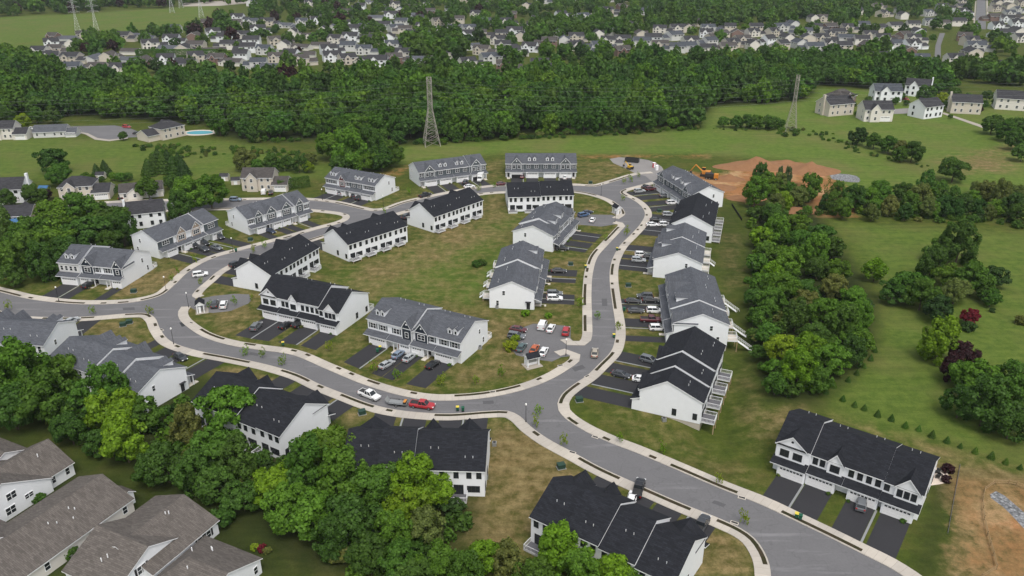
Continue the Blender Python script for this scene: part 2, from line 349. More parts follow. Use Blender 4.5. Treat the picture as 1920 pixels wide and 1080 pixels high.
structure('pavement', flat('pavement', [pts([(1824, 55), (1829, 0), (1831, 0), (1827, 55)])], 'pavement_concrete', .06))
structure('pavement', flat('pavement', [pts([(1850, 40), (1849, 0), (1852, 0), (1854, 40)])], 'pavement_concrete', .06))
structure('road', flat('road', [pts([(655, 112), (700, 105), (715, 112), (712, 128), (690, 130), (660, 120)])], 'gravel', .05))
structure('road', flat('road', [pts([(1670, 205), (1720, 202), (1700, 213), (1672, 214)])], 'gravel', .05))
structure('path', flat('path', [pts([(1763, 212), (1770, 211), (1848, 237), (1845, 241)])], 'pavement_concrete', .05))
structure('road', flat('road', [pts([(340, 6), (410, 2), (470, -4), (470, 6), (410, 11), (345, 12)])], 'pavement_concrete', .05))
structure('gravel_lot', flat('gravel_lot', [smooth(pts([(1143, 298), (1160, 295), (1180, 296), (1215, 300), (1240, 312), (1243, 326), (1226, 342), (1210, 330), (1195, 327), (1178, 318), (1150, 306)]), 4)], 'gravel', .024))
structure('asphalt_patch', flat('asphalt_patch', [pts([(336, 605), (352, 603), (357, 608), (341, 613)])], 'patch_asphalt', .024))
for q in ([(1072, 690), (1092, 684), (1098, 690), (1078, 697)], [(905, 752), (925, 751), (926, 757), (906, 758)], [(1128, 560), (1138, 560), (1139, 574), (1129, 574)], [(1340, 938), (1362, 946), (1356, 951), (1334, 943)], [(230, 577), (252, 576), (253, 581), (231, 582)], [(470, 660), (486, 663), (483, 668), (467, 665)]): structure('asphalt_patch', flat('asphalt_patch', [pts(q)], 'patch_soft', .024))
structure('gravel_strip', flat('gravel_strip', [smooth(pts([(1856, 927), (1868, 921), (1884, 930), (1905, 948), (1930, 972), (1930, 1000), (1905, 975), (1880, 950), (1858, 934)]), 1.5)], 'rock_gravel', .03))
def ray_kerb(ox, oy, dx, dy):
    best = 1e9
    for pl in KW.values():
        for (ax, ay), (bx, by) in zip(pl, pl[1:]):
            ex, ey = bx - ax, by - ay; den = dx * ey - dy * ex
            if abs(den) < 1e-9: continue
            t = ((ax - ox) * ey - (ay - oy) * ex) / den; s_ = ((ax - ox) * dy - (ay - oy) * dx) / den
            if t > 0 and 0 <= s_ <= 1: best = min(best, t)
    return best
# ------------------------------------------------------------------ ground: one sheet with painted-in kinds of ground cover
DIPL = [(40, 141), (45, 150), (55.5, 173), (59.5, 186), (62.5, 216), (63.5, 236)]
DIPA = [1.2, 2.3, 1.8, 2.0, 1.6, 0]
def terrain(x, y):
    x = np.asarray(x, float); y = np.asarray(y, float); best = np.full(x.shape, 1e9); amp = np.zeros(x.shape)
    for i in range(len(DIPL) - 1):
        ax, ay = DIPL[i]; bx, by = DIPL[i + 1]; ex, ey = bx - ax, by - ay
        t = np.clip(((x - ax) * ex + (y - ay) * ey) / (ex * ex + ey * ey), 0, 1)
        d = np.hypot(x - ax - t * ex, y - ay - t * ey); a = DIPA[i] * (1 - t) + DIPA[i + 1] * t
        s = d < best; best = np.where(s, d, best); amp = np.where(s, a, amp)
    return -amp * np.exp(-(best / 6.5) ** 2)
def tz(x, y): return float(terrain(np.array([x]), np.array([y]))[0])
FOREST = [(0, 142), (60, 158), (130, 166), (300, 168), (420, 170), (520, 178), (640, 160), (700, 155), (880, 152), (960, 168), (1100, 142), (1270, 130), (1500, 122), (1600, 135), (1720, 152), (1800, 165), (1780, 176), (1650, 168), (1530, 160), (1500, 188), (1440, 195), (1330, 200), (1310, 240), (1180, 249), (1000, 254), (920, 262), (780, 270), (700, 275), (600, 264), (470, 268), (410, 255), (405, 236), (345, 232), (290, 226), (220, 224), (140, 218), (100, 222), (0, 228)]
RWOOD = [(1420, 330), (1500, 345), (1560, 440), (1640, 560), (1640, 640), (1600, 700), (1530, 760), (1440, 750), (1400, 600), (1400, 480), (1410, 400)]
COVER = [ ([(60, 545), (300, 480), (600, 385), (900, 330), (1085, 295), (1240, 320), (1310, 400), (1260, 640), (1200, 720), (1040, 760), (700, 745), (480, 660), (340, 600), (200, 570)], 0, .3, 4),
 ([(430, 700), (900, 790), (1000, 810), (1500, 1085), (560, 1085)], 0, .3, 4), ([(1090, 760), (1220, 750), (1440, 900), (1420, 940), (1200, 850)], 0, .24, 4),  # polygon (photo px), channel 0 dry, 1 soil, 2 meadow, 3 dark lawn; strength, feather m
 ([(740, 275), (900, 265), (1200, 248), (1310, 238), (1320, 200), (1500, 190), (1520, 165), (1640, 170), (1920, 190), (1990, 420), (1600, 400), (1560, 330), (1480, 300), (1300, 288), (1085, 290), (940, 288), (760, 305), (690, 335)], 2, .95, 5),
 ([(1560, 415), (1980, 440), (1980, 900), (1600, 800), (1540, 760), (1640, 640), (1640, 520)], 2, .72, 6),
 ([(-40, 255), (200, 262), (440, 265), (700, 330), (420, 340), (-40, 335)], 2, .72, 6),
 ([(-60, 35), (170, 25), (410, 8), (400, 45), (370, 62), (250, 64), (230, 76), (-60, 110)], 2, .75, 8),
 ([(620, 530), (760, 470), (900, 430), (960, 385), (985, 420), (900, 490), (880, 570), (700, 560)], 2, .5, 8),
 ([(850, 560), (960, 450), (975, 455), (880, 570)], 2, .9, 3), ([(1900, 320), (1800, 330), (1760, 295), (1900, 270)], 0, .6, 8),
 ([(240, 520), (350, 497), (362, 520), (330, 547), (205, 560)], 0, .85, 2), ([(60, 530), (105, 545), (100, 562), (0, 540)], 0, .25, 3), ([(300, 488), (345, 500), (380, 480), (320, 470)], 0, .5, 3),
 ([(425, 430), (470, 455), (540, 440), (600, 415), (560, 405)], 0, .45, 3), ([(130, 605), (270, 596), (285, 642), (230, 645), (130, 620)], 0, .6, 3),
 ([(370, 545), (440, 520), (470, 555), (400, 560)], 0, .45, 3), ([(380, 585), (470, 565), (490, 590), (440, 635), (380, 610)], 0, .55, 3),
 ([(920, 790), (960, 785), (1115, 880), (1030, 960), (950, 1040), (850, 1010), (890, 900)], 0, .85, 3), ([(370, 690), (440, 690), (555, 715), (500, 728), (420, 705)], 0, .75, 2),
 ([(610, 770), (690, 770), (720, 790), (650, 810)], 0, .65, 3), ([(640, 650), (690, 600), (690, 640), (650, 690)], 0, .6, 3), ([(815, 725), (920, 650), (960, 640), (1010, 690), (900, 727)], 0, .62, 3),
 ([(1085, 300), (1180, 305), (1165, 332), (1120, 345), (1085, 345)], 0, .5, 4), ([(905, 300), (945, 300), (945, 345), (890, 350)], 0, .4, 4), ([(1080, 362), (1140, 380), (1160, 400), (1080, 402)], 0, .4, 4),
 ([(895, 370), (945, 366), (960, 405), (900, 470), (800, 510), (700, 545), (630, 520), (780, 440)], 0, .58, 6), ([(600, 520), (700, 565), (900, 600), (900, 650), (1060, 610), (1085, 540), (1030, 590), (930, 590), (690, 545)], 0, .62, 6),
 ([(1025, 480), (1090, 480), (1080, 600), (1025, 600)], 0, .45, 3), ([(1160, 420), (1260, 400), (1245, 640), (1160, 640)], 0, .42, 3), ([(1110, 750), (1200, 735), (1200, 800), (1130, 800)], 0, .22, 4),
 ([(1320, 985), (1400, 1010), (1430, 1085), (1270, 1085)], 0, .75, 2), ([(1425, 775), (1500, 760), (1490, 810), (1415, 805)], 0, .7, 3), ([(1380, 640), (1440, 760), (1440, 860), (1380, 830)], 0, .35, 5),
 ([(1745, 870), (1850, 878), (1980, 905), (1980, 1100), (1755, 1100), (1785, 970)], 0, 1.0, 1.5), ([(1800, 905), (1980, 915), (1980, 1100), (1775, 1100), (1790, 990)], 1, .42, 4),
 ([(1510, 770), (1620, 790), (1920, 880), (1920, 900), (1760, 860), (1560, 800)], 0, .4, 3), ([(1370, 319), (1400, 305), (1440, 303), (1500, 305), (1545, 318), (1562, 335), (1610, 362), (1605, 405), (1510, 406), (1440, 395), (1390, 375), (1350, 368), (1308, 352), (1290, 335), (1296, 322), (1335, 331)], 1, .95, 3.5),
 ([(1085, 291), (1330, 288), (1330, 296), (1180, 297), (1085, 300)], 1, .35, 3), ([(690, 332), (760, 310), (775, 316), (720, 342)], 1, .45, 3), ([(590, 340), (700, 350), (760, 360), (690, 385), (620, 375)], 0, .3, 4),
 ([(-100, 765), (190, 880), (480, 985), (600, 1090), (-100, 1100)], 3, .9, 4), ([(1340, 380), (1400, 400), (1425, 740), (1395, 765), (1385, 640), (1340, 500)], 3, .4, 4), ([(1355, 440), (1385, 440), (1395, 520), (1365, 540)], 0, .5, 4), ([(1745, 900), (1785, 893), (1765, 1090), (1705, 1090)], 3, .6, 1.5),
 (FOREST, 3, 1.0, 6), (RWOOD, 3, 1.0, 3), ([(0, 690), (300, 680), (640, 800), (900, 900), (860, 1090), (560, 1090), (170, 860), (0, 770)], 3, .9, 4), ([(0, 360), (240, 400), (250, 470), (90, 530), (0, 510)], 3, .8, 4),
]
def axis(segs):
    out = [segs[0][0]]
    for a, b_, st in segs:
        n = max(1, round((b_ - a) / st)); out += [a + (b_ - a) * (i + 1) / n for i in range(n)]
    return np.array(out)
gx = axis([(-1500, -500, 25), (-500, -180, 5), (-180, 180, 1.5), (180, 500, 5), (500, 1500, 25)])
gy = axis([(40, 60, 5), (60, 430, 1.5), (430, 700, 4), (700, 1500, 10), (1500, 2400, 60)])
GX, GY = np.meshgrid(gx, gy); gxf = GX.ravel(); gyf = GY.ravel(); gzf = terrain(gxf, gyf)
cov = np.zeros((len(gxf), 4), np.float32)
for poly, ch, st, fe in COVER:
    w = np.array(pts(poly)); inside = np.zeros(len(gxf), bool); dmin = np.full(len(gxf), 1e9)
    lo = w.min(0) - fe * 3; hi = w.max(0) + fe * 3; sel = np.where((gxf > lo[0]) & (gxf < hi[0]) & (gyf > lo[1]) & (gyf < hi[1]))[0]
    X = gxf[sel]; Y = gyf[sel]; ins = np.zeros(len(sel), bool); dm = np.full(len(sel), 1e9)
    for i in range(len(w)):
        ax, ay = w[i]; bx, by = w[(i + 1) % len(w)]
        cr = (ay > Y) != (by > Y); xi = ax + (Y - ay) / (by - ay + 1e-12) * (bx - ax); ins ^= cr & (X < xi)
        ex, ey = bx - ax, by - ay; t = np.clip(((X - ax) * ex + (Y - ay) * ey) / (ex * ex + ey * ey + 1e-9), 0, 1); dm = np.minimum(dm, np.hypot(X - ax - t * ex, Y - ay - t * ey))
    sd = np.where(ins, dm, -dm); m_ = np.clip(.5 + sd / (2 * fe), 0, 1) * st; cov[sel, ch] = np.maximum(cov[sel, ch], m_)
me = bpy.data.meshes.new('ground'); nx, ny = len(gx), len(gy)
me.vertices.add(nx * ny); me.vertices.foreach_set('co', np.stack([gxf, gyf, gzf], 1).astype(np.float32).ravel())
ii = (np.arange(ny - 1)[:, None] * nx + np.arange(nx - 1)[None]).ravel(); quads = np.stack([ii, ii + 1, ii + nx + 1, ii + nx], 1).astype(np.int32)
def setquads(me, quads):
    n = len(quads); me.loops.add(n * 4); me.loops.foreach_set('vertex_index', quads.ravel()); me.polygons.add(n)
    me.polygons.foreach_set('loop_start', np.arange(0, n * 4, 4, dtype=np.int32)); me.update(calc_edges=True)
setquads(me, quads)
ca = me.color_attributes.new('cover', 'FLOAT_COLOR', 'POINT'); ca.data.foreach_set('color', cov.ravel()); me.materials.append(M['ground_cover']); structure('ground', me)
# ------------------------------------------------------------------ house parts (shared meshes)
CACHE = {}
def cached(key, fn):
    if key not in CACHE: CACHE[key] = fn()
    return CACHE[key]
FACE = {'F': 0, 'B': math.pi, 'L': -math.pi / 2, 'R': math.pi / 2}
def win_frame(w, h, mat):
    b = MB(); t = .1; b.box(-w/2 - t, w/2 + t, -.07, .02, h, h + t, mat); b.box(-w/2 - t, w/2 + t, -.07, .02, -t, 0, mat); b.box(-w/2 - t, -w/2, -.07, .02, 0, h, mat); b.box(w/2, w/2 + t, -.07, .02, 0, h, mat)
    b.box(-w/2, w/2, -.05, .02, h * .5 - .03, h * .5 + .03, mat); n = max(1, round(w / .85))
    for i in range(1, n): x = -w/2 + w * i / n; b.box(x - .05, x + .05, -.06, .02, 0, h, mat)
    return b.mesh('window')
def win_pane(w, h): return MB().box(-w/2, w/2, -.03, .015, 0, h, 'window_glass').mesh('pane')
def window(par, x, y, z, w, h, face='F', frame='white_trim', shutters=None):
    w = round(w, 1); h = round(h, 1)
    o = link('window', cached(('wf', w, h, frame), lambda: win_frame(w, h, frame)), par, (x, y, z), FACE[face])
    link('pane', cached(('wp', w, h), lambda: win_pane(w, h)), o)
    if shutters:
        me = cached(('sh', h, shutters), lambda: MB().box(-.2, .2, -.05, .02, -.05, h + .05, shutters).mesh('shutter')); a = FACE[face]
        for s in (-1, 1): d = s * (w/2 + .34); link('shutter', me, par, (x + d * math.cos(a), y + d * math.sin(a), z), a)
def garage_mesh(w, open_=False):
    b = MB(); t = .16; h = 2.2
    b.box(-w/2 - t, w/2 + t, -.06, .02, h, h + t, 'white_trim'); b.box(-w/2 - t, -w/2, -.06, .02, 0, h, 'white_trim'); b.box(w/2, w/2 + t, -.06, .02, 0, h, 'white_trim')
    if open_: b.box(-w/2, w/2, -.01, .02, 0, h - .6, 'black_trim'); b.box(-w/2, w/2, -.03, .02, h - .6, h, 'garage_white'); return b.mesh('garage_door')  # open doorway: black panel paints in the shade of the garage interior
    for i in range(4): b.box(-w/2, w/2, -.03, .02, i * .55 + .012, i * .55 + .538, 'garage_white')
    b.box(-w/2, w/2, -.015, .02, 0, h, 'metal_grey'); n = max(4, int(w / .6))
    for i in range(n): x = -w/2 + w * (i + .5) / n; b.box(x - w / n * .36, x + w / n * .36, -.036, 0, 1.74, 2.08, 'window_glass')
    return b.mesh('garage_door')
def dormer_mesh(roof, slope):
    b = MB(); w = .62; h = 1.25; dep = (h + .55) / slope
    b.prism([(-w, -.6), (w, -.6), (w, h), (0, h + .5), (-w, h)], 0, dep, 'white_siding', 'white_siding', 'y')
    for s in (-1, 1):
        pr = [(0, h + .54), (s * .8, h - .1), (s * .8, h - .02), (0, h + .64)]; b.prism(pr, -.22, dep + .3, ['white_trim', 'white_trim', roof, 'white_trim'], 'white_trim', 'y')
    b.box(-.28, .28, -.04, .02, .2, 1.05, 'window_glass'); b.box(-.36, .36, -.02, .02, .12, 1.13, 'white_trim')
    return b.mesh('dormer')
def rail_mb(b, p0, p1, z, h=1.0):
    L = math.dist(p0, p1); n = max(2, int(L / .28)); dx = (p1[0] - p0[0]) / L; dy = (p1[1] - p0[1]) / L
    for zz, r in ((z + h, .05), (z + .12, .035)): b.tube((*p0, zz), (*p1, zz), r, r, 4, 'white_trim')
    for i in range(n + 1): t = L * i / n; q = (p0[0] + dx * t, p0[1] + dy * t); r = .065 if i in (0, n) else .03; b.tube((*q, z), (*q, z + h), r, r, 4, 'white_trim')
def deck(par, x0, x1, y0, dep, z, gz, stairs=None, board='deck_board'):
    d = link('deck', MB().box(x0, x1, y0, y0 + dep, z - .22, z, 'white_trim', board).mesh('deck'), par)
    b = MB(); y1 = y0 + dep - .06
    if stairs == 'out': xm = x1 - 1.1; rail_mb(b, (x0 + .06, y1), (xm, y1), z)
    else: rail_mb(b, (x0 + .06, y1), (x1 - .06, y1), z)
    rail_mb(b, (x0 + .06, y0 + .1), (x0 + .06, y1), z); rail_mb(b, (x1 - .06, y0 + .1), (x1 - .06, y1), z); b.build('railing', d)
    if z - gz > .5:
        for x in (x0 + .2, x1 - .2): MB().box(x - .09, x + .09, y1 - .15, y1 + .03, gz - .3, z - .22, 'deck_wood').build('post', d)
    else: MB().box(x0 + .05, x1 - .05, y0, y1 - .05, gz - .2, z - .22, 'white_trim').build('skirt', d)
    if stairs == 'out':
        b = MB(); n = max(2, int((z - gz) / .19)); xs = (x1 - 1.05, x1 - .08)
        for i in range(n): b.box(xs[0], xs[1], y1 + i * .27, y1 + i * .27 + .29, z - (i + 1) * .19 - .05, z - (i + 1) * .19, 'white_trim')
        for x in xs:
            b.tube((x, y1, z + .95), (x, y1 + n * .27, z - n * .19 + .95), .05, .05, 4, 'white_trim'); b.tube((x, y1, z - .2), (x, y1 + n * .27, z - n * .19 - .2), .09, .09, 4, 'white_trim')
            for i in range(0, n + 1, 2): b.tube((x, y1 + i * .27, z - i * .19 - .1), (x, y1 + i * .27, z - i * .19 + .95), .035, .035, 4, 'white_trim')
        b.build('stairs', d)
# unit layouts: fractions of the unit width
def U(wins=(), gable=None, dorm=(), garage=(.6, 4.7), door=.1, side=None, single2=None): return dict(wins=wins, gable=gable, dorm=dorm, garage=garage, door=door, side=side)
UNITS = {
 'Da': U(gable=(.46, .86, 2.3, 'white_siding', [(.28, 1.6), (.66, 1.6)], True), garage=(.6, 4.6), door=.12),
 'Db': U(wins=[(.14, .8), (.34, .8)], gable=(.70, .42, 1.9, 'white_siding', [(.70, 1.6)], False), garage=(.42, 4.6), door=.9),
 'Dc': U(wins=[(.14, .8), (.38, .8), (.62, .8), (.86, .8)], garage=(.58, 4.6), door=.1),
 'Dd': U(wins=[(.12, .8)], gable=(.60, .60, 2.2, 'white_siding', [(.42, .8), (.60, .8), (.78, .8)], False), garage=(.58, 4.6), door=.1),
 'De': U(wins=[(.9, .8)], gable=(.38, .62, 2.3, 'white_siding', [(.2, .8), (.38, .8), (.56, .8)], False), garage=(.5, 4.6), door=.12),
 'Ga': U(wins=[(.25, 1.7), (.7, 1.7)], dorm=(.34, .56), garage=(.58, 4.7), door=.12),
 'Ga4': U(wins=[(.16, .9), (.38, .9), (.6, .9), (.82, .9)], dorm=(.32, .6), garage=(.58, 4.7), door=.12, side='pale_grey_siding'),
 'Gb': U(wins=[(.3, 1.7)], gable=(.78, .42, 2.3, 'navy_siding', [(.78, .9)], False), garage=(.8, 2.7), door=.4),
 'Gc': U(wins=[(.8, 1.2)], gable=(.36, .56, 2.5, 'navy_siding', [(.36, 2.0)], False), garage=(.28, 2.7), door=.66),
 'Gd': U(wins=[(.3, 1.7), (.75, 1.7)], dorm=(.42, .66), garage=(.42, 4.7), door=.9),
 'Gt': U(gable=(.5, .62, 2.3, 'tan_siding', [(.5, 2.4)], False), garage=(.72, 2.7), door=.3),
 'Gs': U(wins=[(.5, 2.6)], garage=(.62, 3.4), door=.2, side='slate_siding'),
 'Gg': U(gable=(.32, .5, 2.2, 'slate_siding', [(.32, .9)], False), wins=[(.78, 1.6)], garage=(.36, 2.7), door=.7),
 'Gw': U(gable=(.5, .66, 2.4, 'slate_siding', [(.5, 2.4)], False), garage=(.7, 2.7), door=.25),
 'Gr': U(gable=(.4, .5, 2.3, 'red_siding', [(.4, 1.6)], False), wins=[(.82, 1.2)], garage=(.4, 4.0), door=.85),
 'Gx': U(wins=[(.14, 1.5)], gable=(.62, .6, 2.5, 'slate_siding', [(.48, 1.2), (.76, 1.2)], False), garage=(.62, 4.4), door=.16, side='slate_siding'),
 'Gy': U(wins=[(.28, 1.6), (.74, 1.6)], dorm=(.34, .64), garage=(.5, 4.6), door=.1, side='slate_siding'),
}
BACKS = {}
def townhouse(label, ref, zref, L, D, roof, units, secs, mirror=False, rt=.5, eave=6.2, ridge=9.0, deckz=.45, deckd=2.4, gz=0.0, decks=True, mode='F', frame=None, small=False, drive=True, foundation=False, stairs=(), opend=None):
    (ax, ay), (bx, by) = P(*ref[0], zref), P(*ref[1], zref)
    ux, uy = bx - ax, by - ay; ln = math.hypot(ux, uy); ux /= ln; uy /= ln; mx, my = (ax + bx) / 2, (ay + by) / 2
    nx_, ny_ = uy, -ux                                   # outward normal of the side that was traced
    if mode == 'B': ux, uy = -ux, -uy; cx, cy = mx - nx_ * D, my - ny_ * D
    elif mode == 'RB': ux, uy = -ux, -uy; cx, cy = mx - nx_ * D * rt, my - ny_ * D * rt
    else: cx, cy = mx, my
    if mode in ('F', 'B') and L is None: L = ln
    if L is None: L = ln
    root = thing('townhouse_row', label, 'townhouse row', (cx, cy, 0), math.atan2(uy, ux), 'townhouse rows of the new estate')
    root['w'] = L
    frame = frame or ('black_trim' if roof == 'black_shingles' else 'white_trim'); dark = roof == 'black_shingles'
    X0 = -L / 2; n = len(units); uw = L / n; slope_f = (ridge - eave) / (D * rt); slope_b = (ridge - eave) / (D * (1 - rt))
    wall = MB(); rf = MB(); fnd = MB(); yr = D * rt; cur = 0; offs = []
    for cnt, off, dz in secs:
        x0 = X0 + cur * uw; x1 = x0 + cnt * uw; cur += cnt; offs += [(off, dz)] * cnt
        E = eave + dz; Rz = ridge + dz; T = .2; yb = D + (off if len(secs) > 2 else 0) * 0
        wall.prism([(off, -.4 if not foundation else 0), (D, -.4 if not foundation else 0), (D, E - T * .9), (yr + off * .5, Rz - T), (off, E - T * .9)], x0, x1, 'white_siding', 'white_siding')
        if foundation: fnd.box(x0 + .05, x1 - .05, off + .05, D - .05, -2.9, 0, 'foundation_concrete')
        yy = yr + off * .5; o1 = .4; ea = E - o1 * slope_f; eb = E - o1 * slope_b; l = .22 if x0 <= X0 + .01 else .05; r = .22 if x1 >= -X0 - .01 else .05
        rf.prism([(off - o1, ea), (yy, Rz), (D + o1, eb), (D + o1, eb - T), (yy, Rz - T), (off - o1, ea - T)], x0 - l, x1 + r, [roof, roof, 'white_trim', 'white_trim', 'white_trim', 'white_trim'], 'white_trim')
    pf = 1.7                                              # ground floor stands proud of the front
    for i, code in enumerate(units):
        u = UNITS[code]; off, dz = offs[i]; x0 = X0 + i * uw; E = eave + dz; mir = mirror if not isinstance(mirror, (list, tuple)) else mirror[i]
        fx = (lambda t: x0 + uw * (1 - t)) if mir else (lambda t: x0 + uw * t)
        sh = None if dark else 'slate_siding'
        if u['side']: MB().box(x0 + .04, x0 + uw - .04, off - .05, off + .1, 3.1, E - .32, u['side']).build('siding_panel', root)
        ys = off - (.055 if u['side'] else .0)
        for t, w in u['wins']: window(root, fx(t), ys, 4.1, w, 1.45, 'F', frame, sh if w > 1.1 and not u['side'] else None)
        if u['gable']:
            t, gw, gh, gm, gwins, band = u['gable']; xc = fx(t); hw = gw * uw / 2; yf = off - .35; dep = gh / slope_f + .3
            g = MB(); g.prism([(xc - hw, 3.25), (xc + hw, 3.25), (xc + hw, E - .15), (xc, E + gh - .32), (xc - hw, E - .15)], yf, off + .12, gm, gm, 'y')
            g.prism([(xc - hw + .25, E - .05), (xc + hw - .25, E - .05), (xc, E + gh - .4)], off + .1, off + dep * .8, gm, gm, 'y')
            if band: g.box(xc - hw, xc + hw, yf - .25, yf + .02, E - .35, E - .15, 'black_trim')
            if gm != 'white_siding': g.box(xc - hw - .02, xc - hw + .14, yf - .04, yf + .1, 3.25, E - .1, 'white_trim'); g.box(xc + hw - .14, xc + hw + .02, yf - .04, yf + .1, 3.25, E - .1, 'white_trim')
            gp = g.build('gable', root)
            sl = gh / hw
            for s in (-1, 1):
                pr = [(xc, E + gh), (xc + s * (hw + .32), E - .32 * sl), (xc + s * (hw + .32), E - .32 * sl - .22), (xc, E + gh - .24)]
                rf.prism(pr, yf - .3, off + dep + .2, [roof, 'white_trim', 'white_trim', 'white_trim'], 'white_trim', 'y')
            if not dark or band: MB().tube((xc, yf - .05, E + gh * .42), (xc, yf + .02, E + gh * .42), .26, .26, 10, 'black_trim' if dark else 'white_trim').build('gable_vent', gp)
            for tt, w in gwins: window(gp, fx(tt), yf, 4.0, w, 1.4, 'F', frame)
        for t in u['dorm']:
            yd = off + 1.5; link('dormer', cached(('do', roof, round(slope_f, 2)), lambda: dormer_mesh(roof, slope_f)), root, (fx(t), yd, E + (yd - off) * slope_f - .05))
        # ground floor: garage bay, entry, roof over both
        gt, gw = u['garage']; gxc = fx(gt); yg = off - pf
        MB().box(max(x0 + .03, gxc - gw/2 - .45), min(x0 + uw - .03, gxc + gw/2 + .45), yg, off + .03, -.3, 2.75, 'white_siding').build('garage_bay', root)
        link('garage_door', cached(('gd', gw, i == opend), lambda: garage_mesh(gw, i == opend)), root, (gxc, yg, 0.02))
        dx_ = min(max(fx(u['door']), x0 + .75), x0 + uw - .75)
        if abs(dx_ - gxc) > gw/2 + 1.0:
            MB().box(dx_ - .5, dx_ + .5, off - .05, off + .02, .15, 2.3, 'red_door' if code in ('Gr', 'Gb') else 'dark_door').build('door', root)
            for s in (-1, 1):
                if abs(dx_ + s * .7 - gxc) > gw / 2 + .4: MB().box(dx_ + s * .62 - .09, dx_ + s * .62 + .09, yg - .12, yg + .06, 0, 2.75, 'white_trim').build('porch_post', root)
            MB().box(dx_ - .62, dx_ + .62, yg - 1.5, off, -.2, .12, 'step_concrete').build('front_step', root)
        pr = MB(); pr.prism([(yg - .4, 2.78), (off + .02, 3.55), (off + .02, 3.3), (yg - .4, 2.62)], x0 + (.02 if i else -.2), x0 + uw - (.02 if i < n - 1 else -.2), [roof, 'white_trim', 'white_trim', 'white_trim'], 'white_trim'); pr.build('porch_roof', root)
        # driveway out to the pavement
        if drive:
            ca_, sa = math.cos(root.rotation_euler.z), math.sin(root.rotation_euler.z); gxw, gyw = cx + gxc * ca_ - yg * sa, cy + gxc * sa + yg * ca_
            fxn, fyn = sa, -ca_; w2 = min(gw / 2 + .25, uw / 2 - .25)
            def corner(s): return (gxw + ca_ * w2 * s, gyw + sa * w2 * s)
            q = []
            for s in (-1, 1):
                c0 = corner(s); t = ray_kerb(*c0, fxn, fyn); t = t - 2.3 if t < 34 else 9.0; q.append((c0, (c0[0] + fxn * t, c0[1] + fyn * t)))
            ring = [q[0][0], q[1][0], q[1][1], q[0][1]]
            structure('driveway', flat('driveway', [ring], 'drive_asphalt', .03))
            if i % 2 == 0 and i < n - 1 and (gt > .45) :
                ex = x0 + uw; ewx, ewy = cx + ex * ca_ - yg * sa, cy + ex * sa + yg * ca_; t = min(ray_kerb(ewx, ewy, fxn, fyn) - 2.3, 12)
                if t > 2: structure('path', flat('path', [[(ewx - ca_ * .2, ewy - sa * .2), (ewx + ca_ * .2, ewy + sa * .2), (ewx + ca_ * .2 + fxn * t, ewy + sa * .2 + fyn * t), (ewx - ca_ * .2 + fxn * t, ewy - sa * .2 + fyn * t)]], 'metal_grey', .045))
        # back of the unit
        bx = lambda t: x0 + uw * (t if mir else 1 - t)
        for t in ((.16, .44, .8) if i % 2 else (.2, .56, .84)): window(root, bx(t), D, 4.15 + dz, .8, 1.35, 'B', frame)
        link('sliding_door', cached(('sd', frame), lambda: win_frame(1.7, 2.05, frame)), root, (bx(.26), D, .5), math.pi); o = root.children[-1] if False else None
        sd = link('pane', cached(('wp', 1.7, 2.05), lambda: win_pane(1.7, 2.05)), None); sd.parent = bpy.data.objects[COL.objects[-2].name]
        window(root, bx(.68), D, 1.05, 2.3, 1.3, 'B', frame)
        if decks is True or (isinstance(decks, (list, tuple)) and decks[i]): deck(root, bx(.26) - 1.75, bx(.26) + 1.75, D + .01, deckd, deckz, gz, 'out' if i in stairs else None, 'deck_board' if dark else 'step_concrete')
        for q in range(2):
            px_, py_ = x0 + uw * (.35 + .22 * q), D - 2.2 - 1.6 * (i % 2); zb = ridge + dz - (py_ - yr) * slope_b
            link('vent_pipe', cached('vent', lambda: MB().tube((0, 0, -.2), (0, 0, .42), .075, .075, 6, 'far_steel').mesh('vent_pipe')), root, (px_, py_, zb))
    wall.build('wall', root); rf.build('roof', root)
    if foundation: fnd.build('foundation', root)
    for s, xs, fc in ((-1, X0, 'L'), (1, -X0, 'R')):
        for y, z, w, h in ((D * .82, .9, .7, 1.5), (D * .68, 4.2, .7, 1.3)) if not dark else ((D * .55, .9, .75, 1.5), (D * .9, .9, .75, 1.4)): window(root, xs, y, z, w, h, fc, frame)
        if not dark and ('brick steps' in label or 'side porch' in label): MB().box(xs - .04, xs + .04, 1.2, 2.2, .1, 2.2, 'dark_door').build('side_door', root); MB().box(min(xs, xs + s * .7), max(xs, xs + s * .7), .9, 2.5, 2.4, 2.52, 'charcoal_shingles').build('awning', root)
    BACKS[label] = (cx, cy, math.atan2(uy, ux), L, D)
    return root
TH = townhouse
DE = dict(ridge=9.7, rt=.45)
TH('white townhouse row with black roof and three-light gables in the parking court fork', [(488.8, 552.5), (637, 584)], 6.2, None, 13.6, 'black_shingles', ['Da', 'Db', 'Dc', 'Dd'], [(3, 0, .5), (1, -.5, -.1)], **DE)
TH('white townhouse row with black roof and wide driveways beside the fenced dirt lot', [(1458, 827.5), (1733, 924)], 6.2, None, 13.6, 'black_shingles', ['Da', 'Db', 'Dc', 'De'], [(1, -.5, .55), (2, 0, .05), (1, -.2, -.08)], mirror=[0, 0, 0, 1], **DE)
TH('white townhouse row with black roof and raised decks on posts above a tan foundation', [(1258, 632), (1207, 726)], 6.2, 26.5, 13.2, 'black_shingles', ['Dc', 'Dd', 'Dc', 'Da'], [(2, 0, .55), (1, -.4, 0), (1, -.7, -.5)], foundation=True, deckz=.75, deckd=3.0, gz=-2.1, rt=.42, ridge=9.7)
